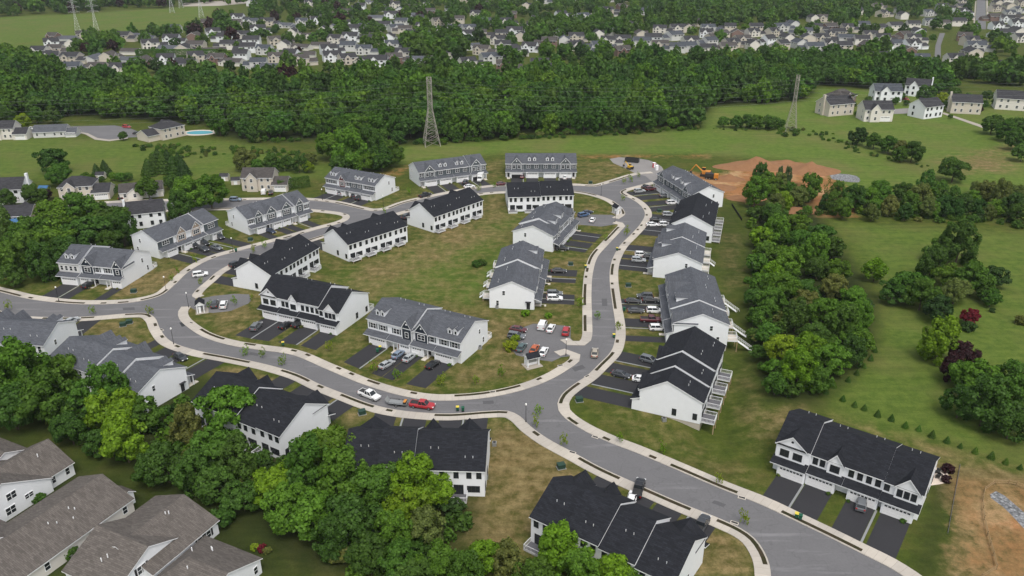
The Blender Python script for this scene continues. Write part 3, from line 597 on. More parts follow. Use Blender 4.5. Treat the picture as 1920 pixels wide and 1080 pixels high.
TH('white townhouse row with black roof partly behind a tree below the left side street', [(410, 700), (567, 759)], 9.5, 26.0, 13.2, 'black_shingles', ['Da', 'Dc', 'Db', 'Dd'], [(1, -.5, .2), (1, 0, -.1), (2, 0, .2)], mode='RB', **DE)
TH('white townhouse row with black roof behind trees opposite the red pickup', [(655, 806), (914, 813)], 9.5, 27.2, 13.2, 'black_shingles', ['Dd', 'Db', 'Dc', 'Da'], [(2, -.3, .1), (1, .4, .7), (1, 0, .1)], mode='RB', **DE)
TH('white townhouse row with black roof at the bottom edge by the forking road', [(1040, 898), (1300, 1008)], 9.5, 27.0, 13.2, 'black_shingles', ['Da', 'Dc', 'Db', 'Dd'], [(1, .4, -.5), (1, 0, .1), (1, 0, .5), (1, -.3, 0)], mode='RB', **DE)
TH('white townhouse row with black roof and two decks beside the left parking court', [(510, 515), (595, 465)], 6.0, 24.5, 12.8, 'black_shingles', ['Dd', 'Dc', 'Db', 'Da'], [(4, 0, 0)], mode='B', **DE)
TH('white townhouse row with black roof and four white decks facing the middle green', [(652, 459), (763, 423)], 6.0, None, 13.2, 'black_shingles', ['Dd', 'Dc', 'Db', 'Da'], [(4, 0, 0)], mode='B', deckz=.9, **DE)
TH('white townhouse row with black roof at the head of the green by the corner', [(813, 407), (905, 375)], 6.0, None, 12.5, 'black_shingles', ['Dd', 'Dc', 'Db', 'Da'], [(4, 0, 0)], mode='B', deckz=.7, **DE)
TH('white townhouse row with black roof square on to the view before a grey row', [(953, 369), (1075.6, 366)], 6.0, None, 13.0, 'black_shingles', ['Dc', 'Db', 'Db', 'Dc'], [(2, 0, .1), (2, -.3, -.15)], mode='B', decks=[0, 0, 1, 1], **DE)
TH('white townhouse row with black roof in the east line between two grey roofed rows', [(1277, 375), (1262, 417)], 6.2, None, 13.6, 'black_shingles', ['Dc', 'Db', 'Dc', 'Db'], [(4, 0, 0)], deckd=2.8, deckz=.8, **DE)
TH('three-unit grey roofed townhouse with two navy gables below the big left trees', [(113, 492), (226, 502)], 6.2, 21.6, 14.0, 'grey_shingles', ['Ga4', 'Gc', 'Gb'], [(1, -.6, .5), (2, 0, 0)], mirror=[0, 0, 0], ridge=9.2)
TH('grey roofed townhouse row with two tan gables and a cluster of black cars', [(294, 452.5), (405, 410.6)], 6.2, None, 12.6, 'grey_shingles', ['Gs', 'Gt', 'Gt', 'Gs'], [(3, 0, 0), (1, -.6, .3)], mirror=[0, 0, 1, 0])
TH('grey roofed townhouse row with grey gables by the grassy street corner', [(463, 410), (577, 378)], 6.2, None, 13.2, 'grey_shingles', ['Gg', 'Gw', 'Gw', 'Gg'], [(3, 0, 0), (1, -.6, .4)], mirror=[1, 0, 1, 0])
TH('grey roofed townhouse row with a dark red gable by the wood edge', [(610, 332), (703, 348)], 6.2, None, 13.4, 'grey_shingles', ['Ga', 'Gr', 'Gy', 'Gd'], [(4, 0, 0)], small=True)
TH('grey roofed townhouse row with a box truck in its drive', [(785, 323), (910, 307)], 6.2, None, 12.6, 'grey_shingles', ['Gx', 'Gy', 'Gy', 'Gx'], [(3, 0, 0), (1, -.5, .3)], mirror=[0, 0, 0, 1], small=True, opend=3)
TH('grey roofed townhouse row square on to the view with four dormers', [(948, 306), (1081, 306)], 6.2, None, 13.0, 'grey_shingles', ['Gx', 'Gy', 'Gy', 'Gx'], [(4, 0, 0)], mirror=[0, 0, 1, 1], small=True, opend=0)
TH('grey roofed townhouse row with dormers beside the orange excavation', [(1233, 325), (1298, 365)], 6.2, None, 13.6, 'grey_shingles', ['Gx', 'Gy', 'Gy', 'Gx'], [(4, 0, 0)], mirror=[0, 0, 1, 1], small=True)
TH('grey roofed townhouse row with large dormers by the small parking bay', [(1035, 440), (1077, 397)], 6.2, None, 14.0, 'grey_shingles', ['Gb', 'Ga', 'Ga', 'Gc'], [(1, -.4, -.4), (3, 0, .2)], small=True, decks=[0, 0, 0, 1])
TH('grey roofed townhouse row with brick steps at the low end of the middle green', [(1002, 544), (1017.5, 469)], 6.2, None, 12.9, 'grey_shingles', ['Gb', 'Gc', 'Gb', 'Ga'], [(2, 0, -.3), (2, -.2, .2)], deckz=1.1, stairs=(0, 1, 2), deckd=2.6)
TH('grey roofed townhouse row with navy gables above the car court', [(691, 597), (864, 641)], 6.2, None, 13.6, 'grey_shingles', ['Ga', 'Gb', 'Gc', 'Gd'], [(2, -.5, .5), (2, 0, 0)])
TH('grey roofed townhouse row just below the black roofed one in the east line', [(1243, 430), (1228, 485)], 6.2, None, 14.2, 'grey_shingles', ['Ga', 'Gb', 'Ga', 'Gc'], [(2, 0, .3), (2, -.3, 0)], deckz=1.2, gz=-.2, stairs=(1,))
TH('grey roofed townhouse row with long white stairs at its back', [(1249, 516), (1266, 604)], 6.2, None, 13.8, 'grey_shingles', ['Gb', 'Gc', 'Ga', 'Gb'], [(2, 0, .2), (1, -.4, .4), (1, -.2, 0)], deckz=1.3, gz=-1.9, stairs=(0, 2, 3), deckd=2.8, foundation=True)
TH('grey roofed townhouse row behind the left foreground trees with a side porch', [(127, 630), (302, 690)], 9.1, 31.5, 13.4, 'grey_shingles', ['Ga', 'Gb', 'Gd', 'Gc'], [(1, 0, -.3), (1, -.3, .3), (1, -.6, .8), (1, -.3, .1)], mode='RB')
TH('grey roofed townhouse row cut by the left edge above foreground trees', [(-40, 598), (87, 604)], 9.1, 24.0, 13.2, 'grey_shingles', ['Ga', 'Gb', 'Gc'], [(2, 0, .2), (1, -.3, 0)], mode='RB')
# ------------------------------------------------------------------ tan-roofed houses in the lower left corner
def gable_block(wall, rf, x0, x1, y0, y1, ze, zr, roof, axis='y', wallm='white_siding', hip0=0, hip1=0, zb=-.3, T=.18, oh=.4):
    """gable roofed block in local coordinates; ridge runs along axis; hip0/hip1 pull the ridge in at each end"""
    tr = lambda a, c, z: (c, a, z) if axis == 'y' else (a, c, z)
    a0, a1, c0, c1 = (y0, y1, x0, x1) if axis == 'y' else (x0, x1, y0, y1); cm = (c0 + c1) / 2; sl = (zr - ze) / ((c1 - c0) / 2)
    f0 = 1 if not hip0 else 0; f1 = 1 if not hip1 else 0
    for c in (c0, c1): wall.poly([tr(a0, c, zb), tr(a1, c, zb), tr(a1, c, ze - .1), tr(a0, c, ze - .1)], wallm)
    for a, g in ((a0, f0), (a1, f1)):
        p = [tr(a, c0, zb), tr(a, c1, zb), tr(a, c1, ze - .1)] + ([tr(a, cm, zr - T)] if g else []) + [tr(a, c0, ze - .1)]; wall.poly(p, wallm)
    e = ze - oh * sl; b0 = a0 - (oh * .6); b1 = a1 + (oh * .6); r0 = b0 + hip0; r1 = b1 - hip1
    for s, c in ((-1, c0 - oh), (1, c1 + oh)):
        rf.poly([tr(b0, c, e), tr(b1, c, e), tr(r1, cm, zr), tr(r0, cm, zr)], roof)
        rf.poly([tr(b0, c, e - T), tr(b1, c, e - T), tr(r1, cm, zr - T), tr(r0, cm, zr - T)], 'white_trim'); rf.poly([tr(b0, c, e), tr(b1, c, e), tr(b1, c, e - T), tr(b0, c, e - T)], 'white_trim')
        for b_, r_, h in ((b0, r0, hip0), (b1, r1, hip1)):
            if not h: rf.poly([tr(b_, c, e), tr(r_, cm, zr), tr(r_, cm, zr - T), tr(b_, c, e - T)], 'white_trim')
    for b_, r_, h in ((b0, r0, hip0), (b1, r1, hip1)):
        if h:
            rf.poly([tr(b_, c0 - oh, e), tr(b_, c1 + oh, e), tr(r_, cm, zr)], roof); rf.poly([tr(b_, c0 - oh, e), tr(b_, c1 + oh, e), tr(b_, c1 + oh, e - T), tr(b_, c0 - oh, e - T)], 'white_trim')
RA = R(-25.5); ca, sa = math.cos(RA), math.sin(RA)
def loc(o, X, Y): dx, dy = X - o[0], Y - o[1]; return (dx * ca + dy * sa, -dx * sa + dy * ca)
def ranch(label, o, blocks, wins, vents, extra=None):
    r = thing('bungalow', label, 'house', (o[0], o[1], 0), RA, 'tan-roofed houses in the lower left corner'); w = MB(); rf = MB()
    for b_ in blocks: gable_block(w, rf, **b_)
    w.build('wall', r); rf.build('roof', r)
    for a in wins: window(r, *a[:6], frame='white_trim', shutters=a[6] if len(a) > 6 else None)
    for v in vents: MB().tube((v[0], v[1], v[2] - .4), (v[0], v[1], v[2] + .35), .09, .09, 8, 'white_trim').build('vent_pipe', r)
    return r
T_ = 'tan_shingles'; WC = dict(roof=T_)
# long house: ridge far end (-77.3,123.1), running down-left
o = (-77.3, 123.1)
ranch('long white house with one plain tan roof slope and a small side gable', o,
      [dict(x0=-7, x1=7.4, y0=-34, y1=-.3, ze=3.1, zr=6.1, axis='y', wallm='cream_siding', **WC), dict(x0=-9, x1=-1, y0=-24, y1=-15, ze=3.2, zr=6.0, axis='x', **WC), dict(x0=2, x1=5.4, y0=-.6, y1=1.6, ze=2.7, zr=3.5, axis='x', **WC)],
      [(7.4, -2.2, 1.0, .9, 1.4, 'R'), (7.4, -8.5, 1.0, .7, 1.2, 'R'), (7.4, -18, 1, .9, 1.4, 'R')], [(2.2, -9, 5.3), (2.9, -8.4, 5.0), (3.2, -12.2, 4.8), (2.4, -13.2, 5.2), (4.2, -9.8, 4.4)])
o = (-60.4, 103.4)
ranch('white house with crossed tan roofs and a shuttered gable window', o,
      [dict(x0=-12.7, x1=2.3, y0=-2, y1=12.5, ze=3.1, zr=6.0, axis='y', wallm='white_siding', **WC), dict(x0=-11.6, x1=.2, y0=-7.6, y1=7.1, ze=3.1, zr=6.6, axis='x', wallm='white_siding', **WC)],
      [(.2, -2.2, 2.6, 1.6, 1.5, 'R', 'black_trim'), (2.3, 10.2, .9, .9, 1.4, 'R', 'black_trim'), (2.3, 8.2, .9, .9, 1.4, 'R', 'black_trim'), (.2, -5.5, .6, 1.2, 1.3, 'R', 'black_trim')], [(-4, 8, 5.8), (-4.4, 7.6, 5.8), (-5, -4, 5.6), (-5.6, -4.8, 5.2)])
o = (-56.1, 103.2)
ranch('white house with tan hip and gable roof at the bottom edge by the flower bed', o,
      [dict(x0=-.5, x1=12.0, y0=-7.5, y1=6.6, ze=3.1, zr=6.1, axis='x', hip0=4.5, **WC)], [(12.0, 5.3, .9, .8, 1.4, 'R'), (12.0, 1.5, 1, .9, 1.4, 'R')], [(4.5, 3.6, 4.9), (4.8, 3.5, 4.9), (2.5, 1.4, 5.7), (5, -2, 5.6)])
o = (-92.9, 133.6)
ranch('white house with a tall windowed side wall under a tan roof', o,
      [dict(x0=-6.1, x1=6.1, y0=-12, y1=-.2, ze=3.1, zr=6.6, axis='y', **WC), dict(x0=-14, x1=6.9, y0=-23.0, y1=-5.6, ze=3.2, zr=8.0, axis='x', **WC)],
      [(6.1, -1.6, 1.0, .8, 1.4, 'R'), (6.1, -4.6, 1.0, .7, 1.4, 'R'), (6.9, -13.2, 3.7, 1.8, 1.4, 'R'), (6.9, -14.0, .9, 1.8, 1.5, 'R'), (6.9, -10.2, 1.9, 1.6, .9, 'R')], [(2, -4, 5.8)])
o = (-102.1, 136.9)
ranch('small tan-roofed sunroom wing with dark windows, farthest of the tan roofs', o,
      [dict(x0=-5.5, x1=3.6, y0=-9, y1=-.2, ze=3.0, zr=5.0, axis='x', **WC)], [(3.6, -1.6, .8, 1.1, 1.7, 'R', None), (3.6, -3.3, .8, 1.1, 1.7, 'R', None), (3.6, -5.0, .8, 1.1, 1.7, 'R', None), (3.6, -7.5, 1.1, .8, 1.2, 'R', None)], [])
o = (-42.5, 88.5)
ranch('tan roof corner just showing at the bottom edge right of the bungalows', o, [dict(x0=-8, x1=6, y0=-6, y1=5.5, ze=3.1, zr=5.8, axis='x', hip1=4, **WC)], [], [])
# ------------------------------------------------------------------ suburban houses: a few designs, copied
HB = {}
def sub_proto(key, w, d, ze, zr, wallm, roof, wing=None, gab=True, hip=False, chim=False, windows=True, dormers=0):
    r = thing('suburban_house', 'x', 'house', (0, -500, 0)); wl = MB(); rf = MB(); h = d * .45 if hip else 0
    gable_block(wl, rf, -w/2, w/2, -d/2, d/2, ze, zr, roof, 'x', wallm, hip0=h, hip1=h)
    if wing: gable_block(wl, rf, w/2 - .3, w/2 + wing, -d/2 - 1.2, d/2 - 2.2, ze * .55, ze * .55 + 2.3, roof, 'x', wallm)
    if gab: gable_block(wl, rf, -w * .32, w * .02, -d/2 - 1.3, 0, ze - .1, zr - .7, roof, 'y', wallm)
    if dormers:
        for i in range(dormers): x = w * (.16 + .2 * i); gable_block(wl, rf, x - .9, x + .9, -d/2 + .9, 0, ze + 1.3, ze + 2.1, roof, 'y', wallm, oh=.2)
    wl.build('wall', r); rf.build('roof', r)
    fr = 'white_trim' if wallm != 'white_siding' else 'black_trim'
    if windows:
        xs = [-w * .38, -w * .15, w * .15, w * .35]; lv = (1.0, 3.9) if ze > 4.6 else (1.0,)
        for z in lv:
            for x in xs:
                yy = -d/2 - (1.3 if gab and -w * .32 < x < w * .02 else 0); window(r, x, yy, z, 1.0, 1.3, 'F', fr); window(r, x, d/2, z, 1.0, 1.3, 'B', fr)
            for s, fc in ((-1, 'L'), (1, 'R')): window(r, s * w/2, -d * .2, z, .8, 1.3, fc, fr); 
        gx_ = w/2 + wing * .5 if wing else w * .24
        link('garage_door', cached(('gd', 4.4, False), lambda: garage_mesh(4.4)), r, (gx_, -d/2 - (1.2 if wing else .02), 0))
    if chim: MB().box(w/2 + .0, w/2 + .8, .2, 1.4, -.2, zr + 1.0, wallm).build('chimney', r)
    HB[key] = r; r['d'] = f'{dict(white_siding="white", cream_siding="cream", beige_siding="beige", pale_grey_siding="pale grey", brick_face="brick", tan_siding="tan")[wallm]} house with {roof.split("_")[0]} roof'; return r
sub_proto('a0', 14, 9.5, 5.8, 9.0, 'cream_siding', 'charcoal_shingles'); sub_proto('c0', 14, 9.5, 5.8, 8.8, 'beige_siding', 'charcoal_shingles', chim=True); sub_proto('g0', 13, 10, 5.8, 8.8, 'brick_face', 'brown_shingles', hip=True); sub_proto('h0', 14, 9, 5.8, 8.8, 'white_siding', 'slate_shingles'); sub_proto('i0', 13, 9.5, 5.8, 8.8, 'white_siding', 'charcoal_shingles')
WM = ['white_siding', 'cream_siding', 'beige_siding', 'pale_grey_siding', 'brick_face', 'tan_siding']
sub_proto('a', 13, 9, 5.6, 8.6, 'cream_siding', 'charcoal_shingles', wing=6.5); sub_proto('b', 14, 9.5, 5.6, 8.8, 'white_siding', 'charcoal_shingles', wing=0, chim=True)
sub_proto('c', 13, 9, 5.6, 8.4, 'beige_siding', 'brown_shingles', wing=6); sub_proto('d', 16, 9, 3.0, 5.6, 'pale_grey_siding', 'grey_shingles', wing=5, gab=False)
sub_proto('e', 12, 10, 5.6, 8.2, 'beige_siding', 'charcoal_shingles', wing=6, hip=True); sub_proto('f', 17, 9, 3.0, 5.4, 'cream_siding', 'brown_shingles', wing=0)
sub_proto('g', 13, 9, 5.5, 8.6, 'brick_face', 'brown_shingles', wing=6.5); sub_proto('h', 13, 10, 5.6, 8.6, 'pale_grey_siding', 'slate_shingles', wing=6.5)
sub_proto('i', 12, 9, 5.6, 8.6, 'white_siding', 'slate_shingles', wing=6, dormers=1); sub_proto('j', 15, 9, 3.0, 5.6, 'tan_siding', 'charcoal_shingles', wing=0)
FARB = {}
for k, (w, d, ze, zr, wm, ro, wg) in dict(A=(13, 9, 5.6, 8.6, 'cream_siding', 'charcoal_shingles', 6), B=(13, 9, 5.6, 8.8, 'white_siding', 'charcoal_shingles', 6), C=(13, 9, 5.6, 8.4, 'beige_siding', 'brown_shingles', 6), D=(16, 9, 3, 5.6, 'pale_grey_siding', 'grey_shingles', 5),
                                      E=(13, 9, 5.6, 8.4, 'pale_grey_siding', 'slate_shingles', 6), F=(16, 9, 3, 5.4, 'cream_siding', 'brown_shingles', 0), G=(12, 9, 5.6, 8.6, 'brick_face', 'brown_shingles', 6), H=(12, 10, 5.6, 8.6, 'beige_siding', 'charcoal_shingles', 6)).items():
    sub_proto(k, w, d, ze, zr, wm, ro, wing=wg, windows=False)
    r = HB[k]; fr = 'black_trim'
    for x in (-w * .36, -w * .15, w * .22):
        yy = -d/2 - (1.3 if -w * .32 < x < w * .02 else 0)
        me_ = cached(('farwin',), lambda: MB().box(-.75, .75, -.06, .02, 0, 1.5, 'window_glass').mesh('window')); link('window', me_, r, (x, yy, 1.0)); 
        if ze > 4: link('window', me_, r, (x, yy, 3.8)); link('window', me_, r, (x * .9, d/2, 3.8), math.pi)
KIDS = children_map()
# nearer suburban houses: design, photo position of the base, angle, label
NEAR = [
 ('b', (18, 374), 8, 'white house with dark roof and tall chimney at the left edge below the meadow', 1.1), ('e', (152, 368), 12, 'cream two-storey house with a grey hip roof left of the clump of evergreens', 1.05),
 ('f', (268, 366), 20, 'low cream house with a tan roof half behind a round tree', .95), ('c', (490, 352), 0, 'beige house with brown roof carrying a dark solar panel', 1.0),
 ('j', (28, 412), 188, 'brown-roofed house above a blue tarp at the left edge', 1.05), ('b', (278, 420), 200, 'white house with dark roof and rear porch behind the leftmost grey row', .9),
 ('a', (12, 258), 5, 'house cut by the left edge beside the yellow tree', 1.0), ('d', (100, 254), 10, 'white house with a lean-to wing at the mouth of the left cul-de-sac', 1.0), ('e', (316, 256), 235, 'pale house with brown hip roofs beside the swimming pool', 1.1),
 ('g0', (1572, 199), 35, 'brick gabled house behind the solar-roofed house', 1.2), ('c0', (1563, 213), 200, 'beige house with solar panels and a broad white deck', 1.25), ('a0', (1638, 224), 0, 'beige house with a rear bay in the middle of the right meadow', 1.15),
 ('h0', (1658, 188), -4, 'white house with slate roof and front gable beside the red truck', 1.2), ('b', (1718, 178), -28, 'white house with chimney at the wood edge above the right meadow', 1.05), ('i0', (1733, 218), 205, 'white house with dark roof standing at the meadow edge by a patio', 1.15),
 ('c0', (1805, 210), 166, 'beige house with a white rear porch at the head of the concrete path', 1.15), ('a0', (1892, 203), 160, 'cream house with long grey roof at the right edge of the meadow', 1.25),
]
for k, (x, y), ang, lab, s in NEAR:
    X, Y = P(x, y); r = dup(HB[k], (X, Y, 0), R(ang), lab, None, (s, s, 1.2 if x > 1500 else 1.05), KIDS)
    if 'solar' in lab:
        n_ = 2 if '1563' in str(x) else 1
        MB().box(1.0, 4.6, -4.2, -.9, 0, .12, 'solar_blue').build('solar_panel', r)
        pn = [c for c in COL.objects if c.parent == r and c.name.startswith('solar_panel')][0]; pn.location = (0, 0, 6.55); pn.rotation_euler = (R(32), 0, 0)
        if 'deck' in lab: pn.location = (-4, 1.0, 7.6); pn.rotation_euler = (R(-32), 0, math.pi)
# far suburb: positions read from the photograph
Z1 = [(290,335),(410,335),(400,395),(560,400),(620,335),(690,400),(740,340),(740,290),(850,260),(960,275),(940,345),(1060,380),(1105,335),(1100,215),(800,205),(980,170),(1170,135),(1340,105),(1420,130),(1200,190),(1270,220),(1290,262),(1420,240),(1400,280),(1360,320),(1460,370),(1540,380),(1600,265),(1560,235),(1710,310),(1850,290),(1870,330),(1740,200),(1870,150),(1890,230),(1760,75),(1610,140),(1700,130),(970,230),(230,300),(530,330),(1640,320),(1820,180),(1690,350)]
Z2 = [(130,290),(80,170),(240,150),(360,175),(270,220),(400,205),(470,35),(600,75),(760,85),(820,130),(920,130),(580,220),(640,150),(840,25),(300,30),(330,60),(150,230),(960,300),(1060,275),(920,385),(1115,375),(840,340),(1170,245),(1250,235),(1320,215),(1440,200),(1515,185),(1370,285),(1500,240),(1580,230),(1690,245),(1790,260),(1790,170),(1890,165),(1870,210),(1575,295),(1890,280),(1680,200),(1790,10),(290,265),(720,165),(1180,140),(310,165),(1080,150),(790,290)]
Z3 = [(30,165),(140,165),(130,195),(265,160),(300,195),(270,250),(410,160),(545,160),(500,190),(480,235),(700,225),(740,160),(650,255),(810,200),(870,190),(920,165),(900,270),(920,225),(1050,205),(1100,165),(1240,210),(1290,225),(1280,260),(1250,300),(1330,345),(1105,335),(1520,345),(1810,390),(1610,240),(1640,270),(1620,310),(1580,215),(975,65),(1215,60),(1370,75),(1560,40),(1560,70),(1560,95),(1540,130),(1460,140),(1830,35),(1870,60),(1830,80),(1870,140),(1760,150),(1890,220),(680,185),(40,240),(20,275),(250,275),(840,300),(210,5),(1820,110),(1900,20),(1560,15),(330,230),(580,225),(390,190),(770,225),(1000,235)]
FAR = [(x / 3, y / 3 + 5) for x, y in Z1] + [(640 + x / 3, y / 3 + 5) for x, y in Z2] + [(1280 + x / 3, y / 3 + 5) for x, y in Z3]
rr = random.Random(3)
for i in range(150):
    x = rr.uniform(430, 1250) if i < 120 else rr.uniform(1250, 1800); y = rr.uniform(-8, 62)
    if all(math.hypot(x - a, (y - b) * 2) > 21 for a, b in FAR): FAR.append((x, y))
for (xa, xb, ya, yb, n_, dmin) in ((1240, 1720, 52, 100, 26, 26), (1780, 1915, 0, 75, 14, 22), (430, 900, 40, 128, 24, 28), (90, 440, 70, 135, 14, 26), (880, 1250, 60, 95, 12, 24)):
    k_ = t_ = 0
    while k_ < n_ and t_ < 900:
        t_ += 1; x, y = rr.uniform(xa, xb), rr.uniform(ya, yb)
        if all(math.hypot(x - a, (y - b_) * 2.2) > dmin for a, b_ in FAR) and not (1740 < x < 1870 and y > 40) and not (1815 < x < 1862): FAR.append((x, y)); k_ += 1
HOUSEXY = []
fk = list('AABBCCDEEFGH'); FR = dict(zip('123', ('field', 'pylon', 'street')))
for i, (x, y) in enumerate(FAR):
    X, Y = P(x, y); k = rr.choice(fk if x < 900 else list('AABBEECHHAG')); ang = rr.choice((0, 0, 12, -14, 90, 180, 180, 25)) + rr.uniform(-6, 6)
    if x > 1240 and x < 1700: ang = rr.choice((0, 180, 180, 90, 205, 20)) + rr.uniform(-12, 12)
    reg = 'left of the power line, beside the wide field' if x < 560 else ('in the middle of the far suburb' if x < 1240 else ('in the far rows beyond the right wood' if x < 1790 else 'along the straight far street at upper right'))
    d_ = HB[k]['d']; lab = f'{d_} {reg}'; s = rr.uniform(.95, 1.25)
    dup(HB[k], (X, Y, 0), R(ang), lab, lab, (s, s, rr.uniform(.95, 1.05)), KIDS); HOUSEXY.append((X, Y))
for o in list(COL.objects):
    q = o
    while q.parent: q = q.parent
    if q.location.y < -400: o['_del'] = 1
for o in [o for o in COL.objects if '_del' in o]: bpy.data.objects.remove(o)
# ------------------------------------------------------------------ vehicles
def ring(x, w, zb, zt, r=.12):
    return [(x, -w + r * .4, zb), (x, w - r * .4, zb), (x, w, zb + r), (x, w, zt - r * 1.6), (x, w - r, zt), (x, -w + r, zt), (x, -w, zt - r * 1.6), (x, -w, zb + r)]
VEH = {
 'car': dict(L=4.7, body=[(-2.35, .72, .42, .80), (-2.2, .86, .26, .98), (-1.2, .90, .22, 1.02), (.9, .90, .22, .98), (1.9, .86, .24, .86), (2.25, .76, .32, .72), (2.35, .62, .40, .62)], g0=(-1.95, 1.15, .80, .96), g1=(-1.25, .30, .60, 1.42), wx=1.40),
 'suv': dict(L=4.75, body=[(-2.35, .78, .45, .95), (-2.25, .92, .34, 1.12), (-1.2, .95, .28, 1.12), (.9, .95, .28, 1.10), (1.8, .92, .30, 1.04), (2.25, .82, .36, .92), (2.38, .70, .46, .76)], g0=(-2.25, 1.25, .87, 1.08), g1=(-1.95, .35, .70, 1.70), wx=1.42),
 'van': dict(L=4.9, body=[(-2.45, .86, .40, 1.2), (-2.40, .95, .30, 1.2), (-1.0, .95, .28, 1.2), (1.3, .95, .28, 1.15), (2.1, .90, .30, 1.02), (2.4, .80, .36, .85), (2.48, .7, .45, .7)], g0=(-2.42, 1.75, .90, 1.15), g1=(-2.40, .85, .80, 1.88), wx=1.5),
 'pickup': dict(L=5.8, body=[(-2.9, .92, .50, 1.12), (-2.85, .97, .42, 1.14), (-.6, .97, .38, 1.14), (1.1, .97, .38, 1.16), (2.4, .94, .40, 1.10), (2.8, .88, .42, 1.02), (2.9, .80, .50, .90)], g0=(-.75, 1.45, .88, 1.12), g1=(-.6, .70, .72, 1.86), wx=1.85),
}
def wheel_mesh():
    b = MB(); b.tube((0, -.12, 0), (0, .12, 0), .34, .34, 16, 'tyre'); b.tube((0, -.135, 0), (0, .135, 0), .21, .21, 12, 'rim'); return b.mesh('wheel')
PV = {}
def vehicle(kind, col):
    if (kind, col) in PV: return PV[kind, col]
    s = VEH[kind]; pm = 'paint_' + col; r = thing({'pickup': 'pickup_truck', 'van': 'van'}.get(kind, 'parked_car'), 'x', {'pickup': 'pickup truck', 'van': 'van', 'suv': 'SUV'}.get(kind, 'car'), (0, -600, 0))
    b = MB(); b.loft([ring(x, w, zb, zt) for x, w, zb, zt in s['body']], pm)
    (a0, a1, aw, az), (c0, c1, cw, cz) = s['g0'], s['g1']
    b.loft([[(c0 - .05, -cw, cz), (c1 + .05, -cw, cz), (c1 + .05, cw, cz), (c0 - .05, cw, cz)], [(c0 + .1, -cw + .1, cz + .07), (c1 - .1, -cw + .1, cz + .07), (c1 - .1, cw - .1, cz + .07), (c0 + .1, cw - .1, cz + .07)]], pm)
    for x0, x1 in ((a0, c0), (a1, c1), ((a0 + a1) / 2 - .15, (c0 + c1) / 2 - .1)):
        for sg in (-1, 1): b.tube((x0, sg * aw, az), (x1, sg * (cw + .02), cz), .055, .055, 5, pm)
    if kind == 'van': b.loft([[(c0 - .02, -cw - .04, cz - .02), (c0 + 1.7, -cw - .04, cz - .02), (c0 + 1.7, cw + .04, cz - .02), (c0 - .02, cw + .04, cz - .02)], [(a0 - .02, -aw - .02, az), (a0 + 1.8, -aw - .02, az), (a0 + 1.8, aw + .02, az), (a0 - .02, aw + .02, az)]], pm)
    if kind == 'pickup': b.box(-2.8, -.85, -.84, -.76, 1.12, 1.22, pm); b.box(-2.8, -.85, .76, .84, 1.12, 1.22, pm); b.box(-2.88, -2.78, -.84, .84, 1.1, 1.22, pm)
    b.build('body', r, smooth=False)
    g = MB().loft([[(a0, -aw, az), (a1, -aw, az), (a1, aw, az), (a0, aw, az)], [(c0, -cw, cz), (c1, -cw, cz), (c1, cw, cz), (c0, cw, cz)]], 'car_glass'); g.build('window_glass', r)
    if kind == 'pickup': MB().box(-2.76, -.8, -.76, .76, 1.10, 1.155, 'machine_black').build('bed', r)
    wm = cached('wheel', wheel_mesh); big = 1.12 if kind in ('suv', 'pickup') else 1
    for x in (-s['wx'], s['wx']):
        for y in (-.82, .82): link('wheel', wm, r, (x, y * (1.06 if kind != 'car' else 1), .34 * big), 0, (big, 1, big))
    xf = s['body'][-2][0]; zf = s['body'][-2][3]; hl = cached('hl', lambda: MB().box(-.14, .12, -.17, .17, -.08, .08, 'lens').mesh('headlight')); tl = cached('tl', lambda: MB().box(-.08, .08, -.15, .15, -.12, .12, 'tail_red').mesh('tail_light'))
    for sg in (-1, 1): link('headlight', hl, r, (xf + .03, sg * (s['body'][-2][1] - .14), zf - .12)); link('tail_light', tl, r, (s['body'][0][0] + .02, sg * (s['body'][0][1] - .08), s['body'][1][3] - .22))
    PV[kind, col] = r; return r
